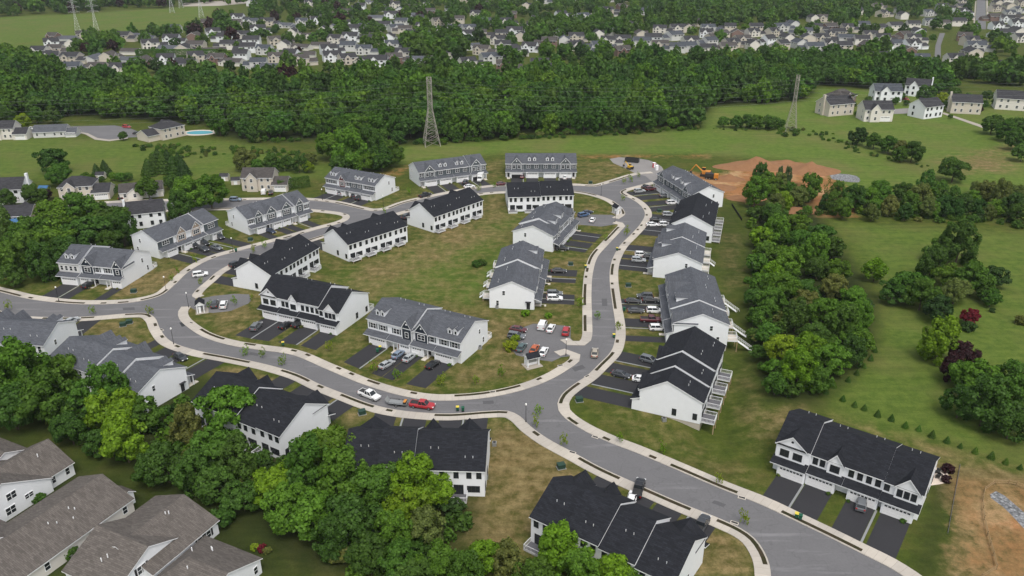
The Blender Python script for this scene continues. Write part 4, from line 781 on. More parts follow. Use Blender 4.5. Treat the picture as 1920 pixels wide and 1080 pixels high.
CARS = [ # kind colour (x,y) direction label
 ('suv','white',(376,518),(1,-.15),'white SUV driving along the left street bend'), ('suv','black',(168,538),(.8,-.45),'black SUV in the drive under the two navy gables'),
 ('suv','black',(364,463),(.9,.35),'black car closest to the tan gabled garage doors'), ('suv','black',(383,459),(.9,.4),'black SUV in the tan gabled drive, upper one of the side-by-side pair'), ('suv','dark',(382,470),(.9,.45),'dark SUV in the tan gabled drive below its black neighbour'),
 ('car','grey',(406,467),(.95,.25),'dark grey sedan near the pavement by a street lamp'), ('suv','dark',(412,447),(.85,.45),'dark SUV alone in the right-hand drive of the tan gabled row'),
 ('suv','dark',(522,423),(1,.1),'dark SUV nearest the garages of the grey gabled corner row'), ('car','black',(535,419),(.95,.3),'black car in the grey gabled corner row drive, right of a dark SUV'), ('car','navy',(508,436),(.9,.35),'navy car low in the grey gabled corner row drive'),
 ('suv','steel',(442,377),(1,0),'steel blue SUV parked on the side street under the trees'), ('van','white',(495,363),(.35,-1),'white van in the drive of the solar-panelled house'), ('suv','black',(508,364),(.2,-1),'black SUV beside the white van'),
 ('pickup','black',(228,372),(.35,-1),'black pickup in the low cream house drive'), ('car','silver',(135,605),(1,-.45),'silver car next to the end wall at the left edge'),
 ('suv','dark',(403,574),(.25,-1),'dark SUV in the left parking court'), ('suv','white',(420,575),(.3,-1),'white SUV in the left parking court'), ('suv','grey',(481,616),(.7,-.75),'dark grey SUV in the leftmost drive of the black roofed row'),
 ('car','black',(537,613),(.85,-.5),'black car by the middle garage, left of the pale strip'), ('suv','black',(561,611),(.85,-.5),'black SUV by the middle garage, right of the pale strip'),
 ('car','silver',(725,687),(.85,-.5),'pale silver sedan nearest the pavement below the navy gables'), ('car','steel',(747,668),(.75,-.6),'steel blue car close to the single garage doors'), ('car','silver',(768,674),(.75,-.6),'silver sedan beside the grass strip below the navy gables'), ('car','black',(812,687),(.8,-.55),'black car in the right drive of the navy gabled row'),
 ('car','maroon',(972,621),(1,.15),'dark red car at the top left of the car court'), ('suv','grey',(968,634),(1,.15),'brown grey wagon at the left of the car court'), ('car','teal',(978,655),(.6,-.85),'teal car at the lower left of the car court'), ('car','orange',(1002,658),(.55,-.95),'orange and red car in the car court'), ('car','white',(1019,663),(.5,-.95),'white sedan by the mailbox shelter in the car court'),
 ('van','white',(1017,614),(.45,-.9),'white van at the back of the car court'), ('car','white',(1033,619),(.5,-.95),'white sedan right of the white van'), ('suv','red',(1061,625),(.25,-1),'red SUV at the right of the car court'), ('car','beige',(1115,665),(.1,-1),'beige sedan driving on the road near the car court'),
 ('suv','dark',(1209,559),(-1,-.03),'dark grey SUV uppermost of three before the long-staired row'), ('car','black',(1187,568),(1,.03),'black sedan nearest the road before the long-staired row'), ('car','black',(1219,566),(1,.03),'black sedan nearest the garage before the long-staired row'), ('car','dark',(1192,586),(1,.02),'dark sedan left of a white SUV'), ('suv','white',(1227,586),(1,.02),'white SUV above the maroon pickup'),
 ('pickup','maroon',(1220,603),(1,.03),'maroon pickup in the east drives'), ('suv','white',(1233,619),(1,0),'white SUV below the maroon pickup'), ('suv','grey',(1217,679),(1,.28),'dark grey SUV in the upper drive of the tan foundation row'), ('car','dark',(1164,706),(1,.25),'dark sedan nose-in towards the tan foundation row'), ('car','white',(1203,715),(1,.12),'white car half under the black roof eaves'),
 ('car','black',(1048,511),(1,0),'black car in the upper drive of the brick stepped row'), ('suv','grey',(1040,554),(1,0),'grey SUV behind the white one in the brick stepped row drive'), ('suv','white',(1040,563),(1,0),'white SUV in the lowest drive of the brick stepped row'), ('car','black',(1019,527),(1,0),'black car pulled close under the brick stepped row porch'),
 ('suv','silver',(1199,361),(1,-.1),'silver SUV nearest the road in the top east drive'), ('suv','maroon',(1220,357),(1,-.1),'maroon SUV in the top east drive'), ('car','black',(1213,353),(1,-.1),'black car behind the maroon SUV'), ('car','grey',(1247,369),(1,-.05),'grey sedan in the second east drive'), ('suv','white',(1260,383),(1,-.05),'white SUV in the third east drive'),
 ('suv','silver',(1253,405),(1,0),'silver SUV beside the black roofed east row'), ('car','black',(1230,415),(1,.05),'black sedan above a pair of white cars'), ('car','white',(1223,424),(1,0),'white sedan nearest the road of the white pair'), ('suv','white',(1247,424),(1,0),'white SUV nearest the garage of the white pair'), ('suv','white',(1203,481),(1,.05),'white SUV at the bend of the east drives'), ('suv','silver',(1197,491),(1,.05),'silver SUV just below the white one at the bend'), ('car','dark',(1218,484),(1,.05),'dark car behind the white and silver SUVs'),
 ('suv','silver',(640,364),(.7,-.55),'silver SUV in the left drive of the dark red gabled row'), ('suv','black',(673,374),(.7,-.6),'black SUV in the right drive of the dark red gabled row'), ('suv','dark',(666,369),(.75,-.55),'dark SUV beside the black one in the dark red gabled row drive'), ('pickup','black',(797,369),(1,-.28),'black pickup parked along the top street'),
 ('suv','dark',(873,344),(.55,-.7),'dark SUV beside the box truck'), ('car','maroon',(979,333),(.1,-1),'maroon car before the open garage'), ('car','white',(1059,335),(.1,-1),'white car in the right drive of the four-dormer row'), ('car','maroon',(940,347),(1,-.1),'maroon car parked on the top street'), ('car','white',(880,352),(1,-.15),'white car parked on the top street below the box truck'),
 ('suv','blue',(1094,406),(1,-.2),'blue SUV in the small parking bay'), ('car','navy',(1101,401),(1,-.2),'navy car behind the blue SUV in the bay'), ('car','white',(1111,415),(.5,-.8),'white car in the small parking bay'), ('suv','black',(1053,469),(1,.05),'black SUV in the drive below the large-dormered row'), ('suv','dark',(762,409),(.8,-.5),'dark SUV beside the row at the head of the green'),
 ('car','dark',(339,673),(.8,.5),'dark sedan behind the left grey roof'), ('suv','black',(443,499),(1,-.4),'black SUV by the left black roofed end wall'), ('pickup','black',(1197,921),(.3,-1),'black pickup pulled up at the lower pavement'), ('pickup','dark',(1314,990),(.5,-.9),'dark pickup beside the lowest black roofed row'), ('suv','grey',(1614,949),(.15,-1),'grey SUV in the drive beside the fenced dirt lot'), ('car','white',(1184,940),(.3,-1),'white car nose showing by the lower black roof'),
 ('pickup','white',(693,745),(1,.4),'white crew-cab pickup parked on the main road'), ('pickup','red',(792,764),(1,.14),'red crew-cab pickup towing the flat trailer'),
 ('car','white',(60,243),(1,0),'white car by the yellow tree at upper left'), ('suv','red',(238,240),(1,.1),'red SUV on the left cul-de-sac'), ('car','black',(258,252),(1,0),'black car at the end of the left cul-de-sac'), ('van','white',(277,252),(1,0),'white van beside the brown hip-roofed house'), ('pickup','red',(1697,188),(1,.3),'red truck by the slate-roofed house at upper right'),
]
for k, c_, *_ in CARS: vehicle(k, c_)
KIDS = children_map()
for k, c_, (x, y), (dx, dy), lab in CARS:
    X, Y = P(x, y); X2, Y2 = P(x + dx * 4, y + dy * 4); q = dup(PV[k, c_], (X, Y, .045), math.atan2(Y2 - Y, X2 - X), lab, None, None, KIDS)
    if 'driving' in lab: q.name = 'car'
# box truck, trailer
X, Y = P(901, 338); X2, Y2 = P(906, 330); r = thing('box_truck', 'white box truck backed up to an open garage', 'truck', (X, Y, .03), math.atan2(Y - Y2, X - X2))
MB().box(-3.2, 1.2, -1.15, 1.15, .8, 3.2, 'paint_white').build('cargo_box', r); b = MB(); b.loft([ring(1.3, 1.0, .5, 2.3), ring(2.0, 1.0, .45, 2.25), ring(2.5, .98, .45, 1.4), ring(3.4, .9, .5, 1.2)], 'paint_white'); b.build('body', r)
MB().loft([[(1.95, -.85, 2.2), (1.95, .85, 2.2), (2.0, .85, 2.24), (2.0, -.85, 2.24)], [(2.5, -.9, 1.42), (2.5, .9, 1.42), (2.55, .9, 1.45), (2.55, -.9, 1.45)]], 'car_glass').build('window_glass', r)
for x in (-2.2, 2.5):
    for y in (-.95, .95): link('wheel', CACHE['wheel'], r, (x, y, .42), 0, (1.25, 1.1, 1.25))
X, Y = P(747, 759); X2, Y2 = P(792, 764); r = thing('flat_trailer', 'flat equipment trailer with a folded ramp behind the red pickup', 'trailer', (X, Y, .03), math.atan2(Y2 - Y, X2 - X))
b = MB().box(-2.2, 2.1, -.95, .95, .55, .66, 'machine_black', 'metal_grey'); b.tube((2.1, 0, .55), (3.4, 0, .5), .06, .06, 6, 'machine_black')
for y in (-.98, .98): b.tube((-2.2, y, .95), (2.1, y, .95), .04, .04, 5, 'machine_black'); [b.tube((x, y, .6), (x, y, .95), .03, .03, 5, 'machine_black') for x in (-2.2, -.7, .7, 2.1)]
b.build('frame', r); b = MB(); b.poly([(-2.25, -.9, .6), (-2.25, .9, .6), (-2.9, .9, 1.6), (-2.9, -.9, 1.6)], 'metal_grey'); b.build('ramp', r); MB().box(1.35, 1.95, -.7, .7, .66, 1.25, 'machine_black', 'machine_orange').build('toolbox', r)
for y in (-1.08, 1.08): link('wheel', CACHE['wheel'], r, (-.2, y, .34))
# ------------------------------------------------------------------ street furniture
def place(fn, spots, name, cat, group, z=0.0):
    proto = None; kids = None
    for (x, y), rz, lab in spots:
        X, Y = P(x, y); zz = tz(X, Y) + z
        if proto is None:
            proto = thing(name, lab, cat, (X, Y, zz), rz, group); fn(proto); kids = children_map()
        else: dup(proto, (X, Y, zz), rz, lab, group, None, kids)
def lamp(r):
    b = MB(); b.tube((0, 0, 0), (0, 0, .7), .13, .09, 8, 'black_metal'); b.tube((0, 0, .7), (0, 0, 4.2), .06, .05, 8, 'black_metal'); b.tube((0, 0, 4.15), (0, 0, 4.3), .05, .14, 8, 'black_metal'); b.build('pole', r)
    b = MB(); b.loft([[(q * math.cos(a), q * math.sin(a), z) for a in [i * math.pi / 5 for i in range(10)]] for q, z in ((.12, 4.3), (.21, 4.45), (.21, 4.65), (.12, 4.8), (.03, 4.86))], 'lamp_globe'); b.build('lamp_shade', r, smooth=True)
place(lamp, [((111, 566), 0, 'globe street lamp before the three-unit navy gabled house'), ((312, 546), 0, 'globe street lamp on the inside of the left bend'), ((437, 471), 0, 'globe street lamp before the tan gabled row'), ((354, 577), 0, 'globe street lamp by the left parking court corner'), ((326, 646), 0, 'globe street lamp at the lower left road fork'), ((1061, 667), 0, 'globe street lamp at the car court mouth'), ((986, 792), 0, 'globe street lamp at the centre junction kerb'), ((605, 376), 0, 'globe street lamp before the dark red gabled row'), ((719, 389), 0, 'globe street lamp on the corner below the wood edge row'), ((988, 344), 0, 'globe street lamp before the four-dormer row'), ((1127, 367), 0, 'globe street lamp right of the square-on black roof'), ((1153, 417), 0, 'globe street lamp at the small parking bay')], 'street_lamp', 'street lamp', 'black globe street lamps', .12)
def shelter(r):
    b = MB()
    for x in (-1.5, 1.5):
        for y in (-.9, .9): b.box(x - .12, x + .12, y - .12, y + .12, 0, 2.5, 'white_trim')
    b.box(-1.5, 1.5, -.1, .5, 0, 1.9, 'white_trim'); b.box(-1.7, 1.7, -1.1, 1.1, 2.4, 2.55, 'white_trim'); b.prism([(-1.05, 2.55), (1.05, 2.55), (0, 3.4)], -1.6, 1.6, 'white_trim', 'white_trim'); b.build('post', r)
    MB().prism([(-1.35, 2.5), (0, 3.62), (1.35, 2.5), (1.35, 2.4), (0, 3.5), (-1.35, 2.4)], -1.85, 1.85, ['black_shingles', 'black_shingles', 'white_trim', 'white_trim', 'white_trim', 'white_trim'], 'white_trim').build('roof', r)
    MB().box(-1.3, 1.3, -.16, -.1, .8, 1.75, 'metal_grey').build('mailbox', r); MB().box(-2.2, 2.2, -2.0, 1.4, -.2, .1, 'pavement_concrete').build('base', r)
place(shelter, [((377, 583), R(110), 'white mailbox shelter with black roof by the left parking court'), ((997, 684), R(25), 'white mailbox shelter with black roof at the car court corner'), ((1156, 400), R(115), 'white mailbox shelter with black roof by the small parking bay')], 'mailbox_shelter', 'shelter', 'mailbox shelters')
def bin_pair(lidm):
    def f(r):
        MB().loft([[(x * .26, y * .28, .08) for x, y in ((-1, -1), (1, -1), (1, 1), (-1, 1))], [(x * .33, y * .36, 1.0) for x, y in ((-1, -1), (1, -1), (1, 1), (-1, 1))]], 'bin_green').build('body', r); MB().box(-.36, .36, -.38, .4, 1.0, 1.08, lidm).build('lid', r)
        MB().tube((-.3, -.3, .12), (.3, -.3, .12), .12, .12, 10, 'tyre').build('wheel', r)
    return f
place(bin_pair('bin_yellow'), [((531, 648), .3, 'green bin with yellow lid on the kerb by the black roofed row drive'), ((858, 770), .1, 'green bin with yellow lid at the kerb past the red pickup'), ((1493, 971), -.4, 'green bin with yellow lid on the pavement by the grey SUV drive'), ((1674, 958), -.3, 'green bin with yellow lid by the right end garage'), ((713, 656), .2, 'green bin with yellow lid in the navy gabled row drive'), ((1157, 470), .2, 'green bin with yellow lid at the kerb of the upper east bend'), ((1098, 503), 0, 'green bin with yellow lid at the kerb before the brick stepped row'), ((1151, 633), 0, 'green bin with yellow lid at the kerb by the east drives')], 'trash_bin', 'bin', 'bins with yellow lids', .05)
place(bin_pair('bin_green'), [((868, 771), .1, 'all-green bin next to the yellow lidded one past the red pickup'), ((1500, 974), -.4, 'all-green bin next to the yellow lidded one on the right pavement'), ((1682, 960), -.3, 'all-green bin by the right end garage'), ((708, 661), .2, 'all-green bin in the navy gabled row drive'), ((768, 657), .2, 'all-green bin against the navy gabled garage doors'), ((443, 472), 0, 'all-green bin under the lamp before the tan gabled row'), ((1170, 583), 0, 'all-green bin on the grass strip of the east drives')], 'trash_bin', 'bin', 'all-green bins', .05)
def ubox(r): MB().box(-.75, .75, -.6, .6, 0, .9, 'utility_green').build('body', r); MB().box(-.8, .8, -.65, .65, .9, 1.02, 'utility_green').build('lid', r); MB().box(-.9, .9, -.75, .75, -.1, .08, 'metal_grey').build('base', r)
place(ubox, [((1086, 752), .2, 'green utility box on the lawn inside the junction curve'), ((679, 776), .4, 'utility box on the dry lawn below the white pickup'), ((243, 606), .3, 'green utility box on the lower left lawn'), ((231, 611), .3, 'second smaller green utility box on the lower left lawn'), ((251, 548), .1, 'utility box on the tan dirt beside the three-unit house'), ((1052, 877), .3, 'utility box on the dry lawn above the lower black roof'), ((1178, 537), 0, 'green utility box on the lawn above the long-staired row drives'), ((1070, 497), 0, 'green utility box on the lawn right of the brick stepped row'), ((1107, 344), 0, 'utility box on the north lawn beyond the square-on black roof'), ((1236, 397), 0, 'utility box in the east drives by the black roofed row'), ((470, 451), 0, 'utility box on the grass left of the grey gabled corner row')], 'utility_box', 'utility box', 'utility boxes on lawns')
def acu(r): MB().box(-.45, .45, -.45, .45, 0, .85, 'metal_grey').build('body', r); MB().tube((0, 0, .85), (0, 0, .89), .36, .36, 12, 'machine_black').build('fan_grille', r)
place(acu, [((900, 654), .3, 'air conditioner by the right end wall of the navy gabled row'), ((932, 578), 0, 'air conditioner by the low end wall of the brick stepped row'), ((1245, 788), .2, 'air conditioner at the tan foundation wall'), ((927, 835), 0, 'air conditioner by the white end wall right of the trees'), ((911, 897), 0, 'air conditioner near the deck right of the trees'), ((676, 590), .4, 'air conditioner by the black roofed row end wall'), ((264, 516), .4, 'air conditioner by the three-unit house end wall')], 'air_conditioner', 'air conditioner', 'air conditioners')
def drain(r): MB().box(-.75, .75, -.35, .35, -.02, .16, 'step_concrete').build('frame', r); MB().box(-.6, .6, -.22, .22, .15, .17, 'black_metal').build('grate', r)
place(drain, [((359, 606), -.6, 'storm drain by the dark asphalt patch'), ((303, 619), -.7, 'storm drain at the lower left fork'), ((1051, 686), .4, 'storm drain at the car court corner'), ((924, 735), .1, 'storm drain on the inner curve before the junction'), ((1116, 820), -.5, 'storm drain on the right kerb below the junction'), ((1073, 849), -.5, 'storm drain on the left kerb below the junction'), ((1391, 934), -.4, 'storm drain on the right kerb by the striped lawn'), ((1377, 981), -.5, 'storm drain on the lower left kerb near the fork'), ((1101, 706), .7, 'storm drain on the east curve')], 'storm_drain', 'drain', 'storm drains', .0)
# lattice pylons and their wires
def pylon(name, lab, X, Y, H, rz, mat, w0, thick=1.0, group=None):
    r = thing(name, lab, 'pylon', (X, Y, 0), rz, group); b = MB(); wf = lambda z: w0 * (1 - .74 * min(1, z / (H * .55))) if z < H * .55 else w0 * .26
    lv = [0, .10, .20, .29, .37, .44, .50, .56, .63, .70, .77, .84, .91, 1.0]; c4 = ((-1, -1), (1, -1), (1, 1), (-1, 1)); t = .2 * thick
    for a, c in zip(lv, lv[1:]):
        za, zc = a * H, c * H; wa, wc = wf(za), wf(zc)
        for i in range(4):
            p, q = c4[i], c4[(i + 1) % 4]; b.tube((p[0] * wa, p[1] * wa, za), (p[0] * wc, p[1] * wc, zc), t, t, 4, mat)
            b.tube((p[0] * wa, p[1] * wa, za), (q[0] * wc, q[1] * wc, zc), t * .42, t * .42, 4, mat); b.tube((q[0] * wa, q[1] * wa, za), (p[0] * wc, p[1] * wc, zc), t * .5, t * .5, 4, mat); b.tube((p[0] * wc, p[1] * wc, zc), (q[0] * wc, q[1] * wc, zc), t * .5, t * .5, 4, mat)
    b.build('lattice_mast', r)
    for zf, L in ((.62, 5.2), (.77, 5.8), (.92, 4.6)):
        a = MB(); z = zf * H; w = wf(z)
        for s in (-1, 1):
            for y in (-w, w): a.tube((s * w, y, z), (s * L, 0, z + .3), t * .6, t * .6, 4, mat); a.tube((s * w, y, z + 1.6), (s * L, 0, z + .3), t * .5, t * .5, 4, mat)
            a.tube((s * L, 0, z + .3), (s * L, 0, z - 1.0), .09 * thick, .09 * thick, 5, mat)
        a.build('cross_arm', r)
    return r
wire_dir = math.atan2(411.7 - 398.2, 144.3 + 40.4)
pylon('power_pylon', 'tall lattice pylon standing at the wood edge behind the estate', -40.4, 396, 33.5, wire_dir + math.pi / 2 + .2, 'lattice_steel', 3.9, .8, None)
pylon('power_pylon', 'lattice pylon in the right meadow beside the hedge', *P(1482, 246), 29.5, wire_dir + math.pi / 2 - .25, 'lattice_steel', 2.9, .6, None)
for (x, y), h in (((147, 62), 40), ((183, 66), 44), ((323, 24), 40), ((340, 15), 42), ((378, 33), 42)):
    X, Y = P(x, y); pylon('power_pylon', 'pale thin pylon standing in the wide field at upper left', X, Y, h * .82, .5, 'far_steel', 2.8, .5, 'far pale pylons in the field')
b = MB()
A_, B_ = np.array(P(810, 268)), np.array(P(1482, 246)); ends = [(A_ + (A_ - B_) * 2.2, 34), (A_, 33.5), (B_, 29.5), (B_ + (B_ - A_) * 1.5, 30)]
for zf, L in ((.62, 5.2), (.77, 5.8), (.92, 4.6)):
    for s in (-1, 1):
        for (p, hp), (q, hq) in zip(ends, ends[1:]):
            t_ = (q - p) / np.linalg.norm(q - p); n_ = np.array([-t_[1], t_[0]]) * L * s; prev = None
            for i in range(13):
                f = i / 12; c3 = p + (q - p) * f + n_; z = (hp + (hq - hp) * f) * zf - 1.0 - 5.0 * 4 * f * (1 - f) * min(1, np.linalg.norm(q - p) / 250)
                cur = (c3[0], c3[1], z)
                if prev: b.tube(prev, cur, .024, .024, 3, 'metal_grey')
                prev = cur
tag(b.build('power_line'), 'thin sagging power lines strung between the pylons over the wood', 'power line')
# fence and dirt lot, patio, pool, excavation
fence = [(1840, 1085), (1868, 1068), (1862, 1042), (1851, 1005), (1845, 975), (1842, 940), (1846, 921), (1864, 908), (1890, 908), (1905, 911), (1935, 925)]
fw = smooth(pts(fence), 2.4); r = thing('wooden_fence', 'low split rail fence curving round the gravel strip on the dirt lot', 'fence', (*fw[0], 0))
rails = MB()
for i, (x, y) in enumerate(fw):
    MB().tube((x - fw[0][0], y - fw[0][1], -.2), (x - fw[0][0], y - fw[0][1], 1.2), .09, .08, 6, 'wood_rail').build('post', r)
    if i:
        for z in (.45, .95): rails.tube((fw[i - 1][0] - fw[0][0], fw[i - 1][1] - fw[0][1], z), (x - fw[0][0], y - fw[0][1], z), .06, .06, 5, 'wood_rail')
rails.build('rail', r)
r = thing('silt_fence', 'dark low silt fence leaning across the grass behind the east line', 'fence', (*P(1372, 385), 0)); a = P(1372, 385); c2 = P(1391, 414)
MB().prism([(-.06, 0), (.06, 0), (.06, .9), (-.06, .9)], 0, math.dist(a, c2), 'silt_black', 'silt_black').build('panel', r); r.rotation_euler = (0, 0, math.atan2(c2[1] - a[1], c2[0] - a[0]))
r = thing('silt_fence', 'long thin dark silt fence beside the black roofed row and the dirt lot', 'fence', (*P(1800, 872), 0)); a = P(1800, 872); c2 = P(1777, 1000)
MB().prism([(-.03, 0), (.03, 0), (.03, .28), (-.03, .28)], 0, math.dist(a, c2), 'deck_board', 'deck_board').build('panel', r); r.rotation_euler = (0, 0, math.atan2(c2[1] - a[1], c2[0] - a[0]))
structure('patio', flat('patio', [smooth(pts([(1738, 879), (1750, 874), (1763, 880), (1775, 884), (1780, 895), (1776, 905), (1764, 908), (1750, 910), (1738, 912)]), 1)], 'stone_paver', .05))
def chair(r): MB().box(-.35, .35, -.35, .35, .3, .45, 'machine_black').build('seat', r); MB().box(-.35, .35, .27, .38, .45, .95, 'machine_black').build('backrest', r); [MB().box(x - .04, x + .04, y - .04, y + .04, 0, .3, 'machine_black').build('leg', r) for x in (-.3, .3) for y in (-.3, .3)]
place(chair, [((1745, 886), 0, 'black patio chair nearest the roof corner'), ((1752, 886), .6, 'black patio chair in the back row of the patio'), ((1759, 887), -.4, 'black patio chair at the back right of the patio'), ((1762, 892), 2, 'black patio chair in the middle right of the patio'), ((1757, 896), 2.8, 'black patio chair in the middle of the patio')], 'patio_chair', 'chair', 'patio chairs', .05)
def oval(cx, cy, a, b_, n=24): return [(cx + a * math.cos(i * 2 * math.pi / n), cy + b_ * math.sin(i * 2 * math.pi / n)) for i in range(n)]
X, Y = P(373, 249); r = thing('swimming_pool', 'turquoise swimming pool with a pale surround beside the hip-roofed house', 'pool', (X, Y, 0))
link('surround', flat('surround', [oval(0, 0, 9.5, 6.5)], 'step_concrete', .1), r); link('water', flat('water', [oval(.5, 0, 7, 4)], 'pool_water', .14), r)
def excavator(r, m, s=1.0):
    b = MB(); 
    for y in (-1.1, 1.1): b.box(-1.8, 1.8, y - .3, y + .3, 0, .8, 'machine_black')
    b.build('track', r); b = MB().box(-1.9, 1.2, -1.2, 1.2, .95, 2.1, m); b.box(-2.3, -1.4, -1.2, 1.2, .95, 1.9, 'machine_black'); b.build('body', r); MB().box(.1, 1.4, -1.2, -.2, 2.1, 3.1, 'car_glass', m).build('cab', r)
    b = MB(); b.tube((1.0, .3, 1.8), (3.8, .3, 4.2), .28, .22, 6, m); b.tube((3.8, .3, 4.2), (5.6, .3, 1.6), .22, .16, 6, m); b.build('boom', r); MB().loft([[(5.3, -.3, 1.6), (5.8, -.3, 1.7), (5.8, .9, 1.7), (5.3, .9, 1.6)], [(4.9, -.3, .7), (5.7, -.3, .5), (5.7, .9, .5), (4.9, .9, .7)]], 'machine_black').build('bucket', r)
X, Y = P(1322, 330); r = thing('excavator', 'large orange excavator working on the orange dirt', 'excavator', (X, Y, 0), R(160)); excavator(r, 'machine_orange'); r.scale = (1.15,) * 3
X, Y = P(1333, 336); r = thing('dump_truck', 'orange dump truck with a dark body beside the excavator', 'truck', (X, Y, 0), R(-20))
MB().box(-2.6, 1.0, -1.2, 1.2, 1.1, 2.6, 'machine_black').build('bed', r); MB().box(1.2, 3.0, -1.1, 1.1, .7, 2.6, 'machine_orange').build('cab', r); MB().box(-2.6, 3.0, -.6, .6, .5, 1.05, 'machine_black').build('chassis', r)
for x in (-1.8, -.5, 2.2):
    for y in (-1.05, 1.05): link('wheel', CACHE['wheel'], r, (x, y, .5), 0, (1.5, 1.3, 1.5))
X, Y = P(1181, 317); r = thing('excavator', 'small yellow excavator on the gravel at the road end', 'excavator', (X, Y, .03), R(125)); excavator(r, 'machine_yellow'); r.scale = (.72,) * 3
X, Y = P(1185, 304); r = thing('dumpster', 'black open skip at the end of the road', 'skip', (X, Y, .03), R(-22)); b = MB(); b.box(-3.2, 3.2, -1.2, -1.1, .2, 2.0, 'machine_black'); b.box(-3.2, 3.2, 1.1, 1.2, .2, 2.0, 'machine_black'); b.box(-3.2, -3.1, -1.1, 1.1, .2, 2.0, 'machine_black'); b.box(3.1, 3.2, -1.1, 1.1, .2, 2.0, 'machine_black'); b.box(-3.1, 3.1, -1.1, 1.1, .2, .3, 'machine_black'); b.build('container', r); MB().box(-3.0, 3.0, -.2, .2, 0, .2, 'black_metal').build('skid', r)
def loo(m):
    def f(r): MB().box(-.55, .55, -.55, .55, 0, 2.1, m).build('cabin', r); MB().box(-.62, .62, -.62, .62, 2.1, 2.25, 'white_trim').build('roof', r); MB().box(-.35, .35, -.6, -.55, .15, 1.95, 'white_trim').build('door', r)
    return f
place(loo('red_paint'), [((1226, 314), .3, 'red portable toilet at the road end')], 'portable_toilet', 'toilet', None, .03); place(loo('white_trim'), [((1231, 319), .3, 'white portable toilet beside the red one')], 'portable_toilet', 'toilet', None, .03)
def tarp(lab, x, y, w, d, h, rz):
    X, Y = P(x, y); r = thing('tarp_cover', lab, 'tarp', (X, Y, 0), rz); MB().prism([(-d, h * .6), (0, h), (d, h * .6), (d, h * .6 - .08), (0, h - .08), (-d, h * .6 - .08)], -w, w, 'tarp_blue', 'tarp_blue').build('cloth', r); [MB().tube((sx * w * .95, sy * d * .95, 0), (sx * w * .95, sy * d * .95, h * .6), .06, .06, 6, 'metal_grey').build('leg', r) for sx in (-1, 1) for sy in (-1, 1)]
tarp('blue canopy beside the brown-roofed house at the left edge', 33, 422, 3.0, 1.8, 2.6, .3); tarp('small blue canopy beside the dark purple tree', 84, 357, 2.0, 1.4, 2.2, 0)
def shed(r): b = MB(); rf = MB(); gable_block(b, rf, -1.8, 1.8, -1.4, 1.4, 2.1, 3.2, 'charcoal_shingles', 'x', 'beige_siding', oh=.2); b.build('wall', r); rf.build('roof', r); MB().box(-.7, .7, -1.45, -1.4, .1, 1.9, 'white_trim').build('door', r)
place(shed, [((443, 345), .2, 'small garden shed left of the solar-panelled house'), ((422, 338), 0, 'small garden shed behind the twin tall trees'), ((190, 335), .1, 'small shed behind the grey hip-roofed house')], 'garden_shed', 'shed', 'garden sheds')
hed = [((544, 350), .0, 'tall clipped hedge right of the solar-panelled house', 7), ((280, 100), .05, 'long dark clipped hedge among the far left houses', 40)]
# ------------------------------------------------------------------ trees
def quad_cloud(C, Nn, S, asp=1.0):
    """leaf-sized quads at C facing Nn with half size S"""
    n = len(C); rv = rng.normal(size=(n, 3)); U_ = np.cross(Nn, rv); U_ /= np.linalg.norm(U_, axis=1, keepdims=True) + 1e-9; V_ = np.cross(Nn, U_); S = np.asarray(S).reshape(-1, 1) * np.ones((n, 1))
    a = U_ * S; b_ = V_ * S * asp
    return np.stack([C - a - b_ * .6, C + a * .5 - b_, C + a + b_ * .6, C - a * .5 + b_], 1)
def crown_quads(kind, n, leaf):
    """crown of radius 1 about the origin made of leaf clumps"""
    if kind == 'round': K, ax, lr = 44, (1, 1, .86), (.17, .29)
    elif kind == 'tall': K, ax, lr = 44, (.86, .86, 1.2), (.17, .28)
    elif kind == 'wide': K, ax, lr = 46, (1.06, 1.06, .70), (.16, .27)
    else: K, ax, lr = 22, (1, 1, 1.0), (.2, .32)
    cs = []; tries = 0
    while len(cs) < K and tries < 4000:
        tries += 1; v = rng.normal(size=3); v /= np.linalg.norm(v); v[2] = v[2] if v[2] > -.85 else -v[2]; rad = rng.uniform(.56, .86) if len(cs) > 6 else rng.uniform(.1, .4)
        c = v * rad
        if all(np.linalg.norm(c - q[0]) > .2 for q in cs): cs.append((c, rng.uniform(*lr)))
    C = []; Nn = []; S = []
    wts = np.array([r * r for _, r in cs]); wts /= wts.sum()
    for (c, r), w in zip(cs, wts):
        m = int(n * w); v = rng.normal(size=(m, 3)); v /= np.linalg.norm(v, axis=1, keepdims=True); flip = (v @ (c / (np.linalg.norm(c) + 1e-6)) < -.25) & (rng.random(m) < .8); v[flip] *= -1
        rr_ = r * (1 - .45 * rng.random(m) ** 2) * (1 + .12 * rng.normal(size=m)); p = c + v * rr_[:, None]
        C.append(p); nn = v * .9 + np.array([0, 0, .30]) + rng.normal(size=(m, 3)) * .42; Nn.append(nn / np.linalg.norm(nn, axis=1, keepdims=True)); S.append(leaf * rng.uniform(.6, 1.25, m))
    C = np.concatenate(C) * np.array(ax); return quad_cloud(C, np.concatenate(Nn), np.concatenate(S), .8), [c * np.array(ax) for c, _ in cs]
def mesh_quads(name, Q, mat):
    me = bpy.data.meshes.new(name); n = len(Q); me.vertices.add(n * 4); me.vertices.foreach_set('co', Q.reshape(-1).astype(np.float32)); setquads(me, np.arange(n * 4, dtype=np.int32).reshape(n, 4)); me.materials.append(M[mat]); return me
ZC = 1.04                                                  # crown centre height in crown radii
